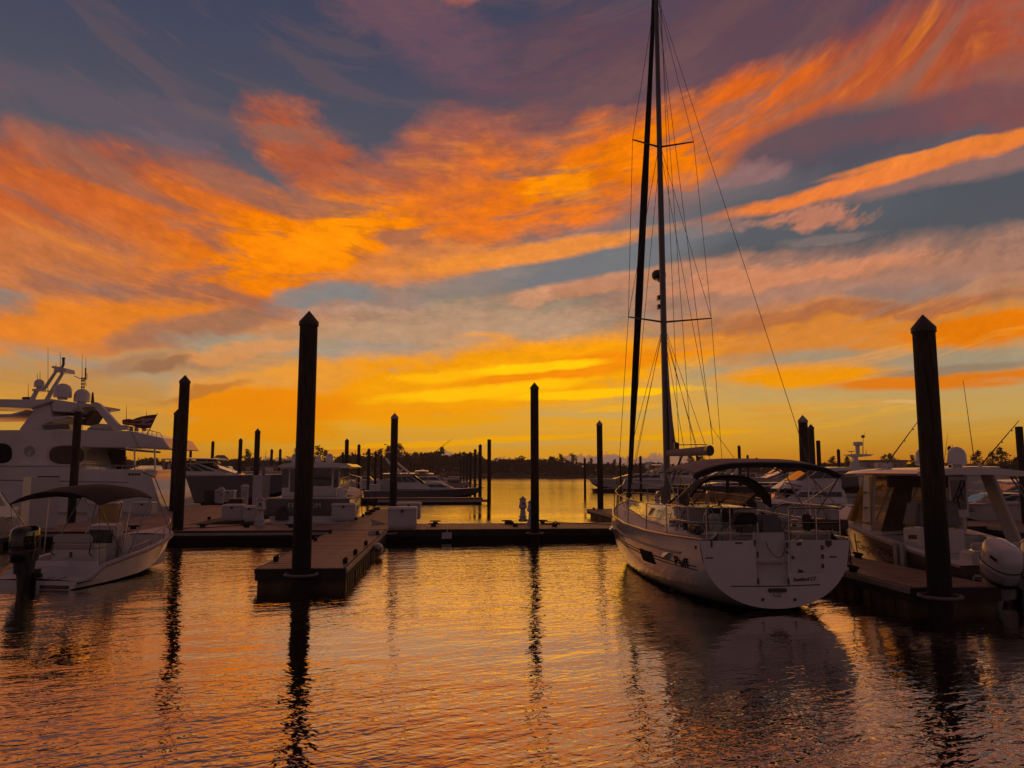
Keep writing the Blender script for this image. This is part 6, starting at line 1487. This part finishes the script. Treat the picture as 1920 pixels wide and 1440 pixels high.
boat('white cruiser with blue-grey windshield behind the sailboat sunshade', 1560, 1404, 927, 899, 895, B=4.4, tops=[(1530, 1432, 899, 878, dict(nwin=2, rf=4.2, wv=(.15, .9), w=.38)), (1524, 1466, 878, 868, dict(nwin=2, rf=2.2, wv=(.3, .8)))], extras=[X_rail(.55, .6), X_box(1470, 1495, 866, 862, .2, 'bridge_seat', 'leather')])
boat('distant small white cruiser seen above the spray hood', 1400, 1300, 912, 895, 893, B=3.6, tops=[(1388, 1330, 894, 885, dict(nwin=2, rf=2.0))], extras=[X_rail(.6, .4)])
boat('distant white boat above the right end of the spray hood', 1500, 1422, 913, 893, 890, B=3.6, tops=[(1490, 1440, 892, 880, dict(nwin=2, rf=2.0))], extras=[X_arch(1480, 884, 872)])
def hrails(f):
    for (p0, r0, p1, r1) in ((1455, 936, 1478, 905), (1478, 905, 1512, 912), (1490, 905, 1500, 934), (1476, 916, 1508, 918)):
        MB().tube([(f['B']*.3*(-1), f['yl'](p0), f['Z'](r0)), (f['B']*.3*(-1), f['yl'](p1), f['Z'](r1))], .03, 5).build('rail', M['steel'], f['o'])
H_ = boat('white cabin cruiser with sunlit bow behind the right half of the sailboat cockpit', 1680, 1434, 990, 951, 941, B=3.4, tops=[(1600, 1446, 946, 918, dict(nwin=3, rf=1.3, wv=(.5, .82), nose=.45)), (1590, 1478, 918, 880, dict(nwin=2, rf=1.6, wv=(.55, .9), w=.3))], extras=[X_rail(.55, .45, .022), hrails], name='cabin_cruiser', cat='cabin cruiser', flare=.7)
# boats behind the outboard fishing boat
Rm = Frame((X_at(1605, 47, 2), 47, 0), GRID); o = thing('sport_fisher', 'white boat with tall radar mast left of the left outrigger pole', 'motorboat', Rm.l, Rm.th)
sR = hull_shape(11, 4.0, 1.2, 1.9); hull_parts(o, sR, 'gel'); cabin(o, 2.0, 7.0, 1.25, Rm.y(1605, 884, 2).z, 1.7, 1.6, nwin=3, back=True); hardtop(o, .8, 6.6, 2.0, Rm.y(1605, 879, .8).z, th=.16)
def rb(p0, r0, p1, r1, y, d, name, m_='gel', bev=.03): a = Rm.y(p0, r0, y); c = Rm.y(p1, r1, y); return MB().box(a.x, c.x, y, y+d, c.z, a.z).build(name, M[m_], o, bevel=bev)
a = [Rm.y(px, py, 3.0) for px, py in ((1595, 880), (1615, 880), (1611, 866), (1608, 852), (1600, 852), (1602, 862))]; MB().prism(a, (0, .35, 0)).build('radar_mast', M['gel'], o, bevel=.03)
a = [Rm.y(px, py, 2.9) for px, py in ((1590, 852), (1601, 851), (1612, 851), (1640, 852), (1632, 855), (1612, 857), (1600, 856))]; MB().prism(a, (0, .5, 0)).build('mast_wing', M['gel'], o, bevel=.02)
c = Rm.y(1609, 836, 3.1); MB().lathe([(.2, 0), (.31, .04), (.31, .2), (.24, .26), (.01, .27)], tuple(c), 18).build('radome', M['gel'], o); rb(1606, 835, 1613, 851, 3.05, .2, 'radome_post')
c = Rm.y(1596, 847, 3.1); MB().lathe([(.02, -.15), (.02, 0), (.22, .0), (.22, .04), (.01, .05)], tuple(c), 12).build('gps_puck', M['alu'], o)
antenna(o, Rm.y(1618, 851, 3.1), Rm.y(1618.5, 815, 3.1), .03); rb(1616, 816, 1621, 821, 3.05, .1, 'masthead_light', 'alu', 0); antenna(o, Rm.y(1624, 852, 3.1), Rm.y(1624, 844, 3.1), .025); antenna(o, Rm.y(1621, 820, 3.1), Rm.y(1622.5, 808, 3.1), .012)
rb(1596, 866, 1611, 883, 2.2, .2, 'speaker_pod'); 
boat('white sedan cruiser glowing orange seen through the fishing boat hardtop', 1840, 1640, 976, 934, 926, B=3.4, tops=[(1800, 1655, 932, 903, dict(nwin=3, rf=1.6, wv=(.5, .88)))], extras=[X_rail(.6, .5, .02)], name='sedan_cruiser', cat='cabin cruiser')
boat('white hardtop boat behind the right satellite dome, its roof line just above', 1900, 1745, 936, 893, 888, B=4.2, tops=[(1870, 1770, 892, 878, dict(nwin=3, rf=2.0))], extras=[X_top(1886, 1770, 876, .45), X_box(1816, 1824, 875, 852, .08, 'radar_post', 'gel'), X_dome(1810, 850, .3), X_ant(1816, 852, 1816, 832, .05)], name='hardtop_boat')
boat('white cruiser with oval portlight, bow left, behind the big outboards', 2080, 1800, 996, 952, 939, B=3.5, tops=[(2000, 1824, 946, 926, dict(nwin=3, rf=2.0, wv=(.3, .8)))], extras=[X_ports(3, .55, .86, .38, (.2, .1)), X_rail(.5, .55, .022), X_top(2060, 1900, 905, .4)], name='cabin_cruiser', cat='cabin cruiser', flare=.8)
boat('farther white cruiser with curved windshield frame at the right edge', 2080, 1872, 962, 926, 919, B=3.6, tops=[(2000, 1890, 922, 904, dict(nwin=2, rf=1.6, wv=(.2, .9)))], extras=[X_rail(.5, .5, .025)])
boat('low white runabout far behind the oval window cruiser', 1960, 1836, 934, 903, 899, B=3.4, tops=[(1940, 1870, 902, 892, dict(nwin=2, rf=1.4))], extras=[X_rail(.5, .5)])
# cruiser cut by the left edge
Lm = Frame((-19.2, 21.2, 0), R(-3)); o = thing('cabin_cruiser', 'white cabin cruiser cut by the left edge behind the black outboard', 'cabin cruiser', Lm.l, Lm.th)
sL = hull_shape(8.4, 3.0, .95, 1.4, tw=.95); hull_parts(o, sL, 'gel', cockpit=(1, 5, .4, .25)); cabin(o, 3.6, 7.0, 1.1, 2.1, 1.3, 1.05, nwin=2)
MB().tube([(1.45, .2, .95), (1.45, .2, 1.7), (1.42, 3.0, 1.8), (1.4, 3.2, 1.1)], .02, 5).build('side_rail', M['steel'], o); MB().tube([(1.44, 1.5, .98), (1.44, 1.5, 1.74)], .018, 5).build('rail_post', M['steel'], o)

for i, (px, py, l) in enumerate(((470, 984, 'left of the lighthouse pedestal by the grey locker'), (955, 983, 'left of the lighthouse pedestals at the middle pile'), (700, 1002, 'on the root of the near finger dock'))):
    a = onG(px, py); mb = MB()
    for k in range(4): mb.tube([((.2-.01*k)*math.cos(t*.5236), (.2-.01*k)*math.sin(t*.5236), .02+.03*k) for t in range(13)], .016, 5)
    mb.tube([(.2, 0, .02), (.35, .1, .015), (.5, .05, .015), (.8, .3, .015)], .016, 5)
    tag(mb.build('hose_coil', M[('line', 'bin', 'ped')[i]], loc=G(a.x, a.y, DZ+.004)), 'coiled water hose '+l, 'hose')
def cord(p, q, label):
    pts = [Vector(p).lerp(Vector(q), u/12)+Vector((.12*math.sin(u*1.3), .1*math.sin(u*.9), 0)) for u in range(13)]; pts[0] = Vector(p)
    tag(MB().tube(pts, .018, 5).build('shore_cable', M['bin']), label, 'cable')
a = onG(980.5, 978); cord(G(a.x, a.y-.2, DZ+.05), G(a.x+5.2, 31.2, DZ+.03), 'dark power cord running along the walkway right of the middle pile')
a = onG(487, 986); cord(G(a.x-.2, a.y, DZ+.05), G(a.x-3.0, 31.1, DZ+.03), 'dark power cord along the walkway edge left of the lighthouse pedestal')
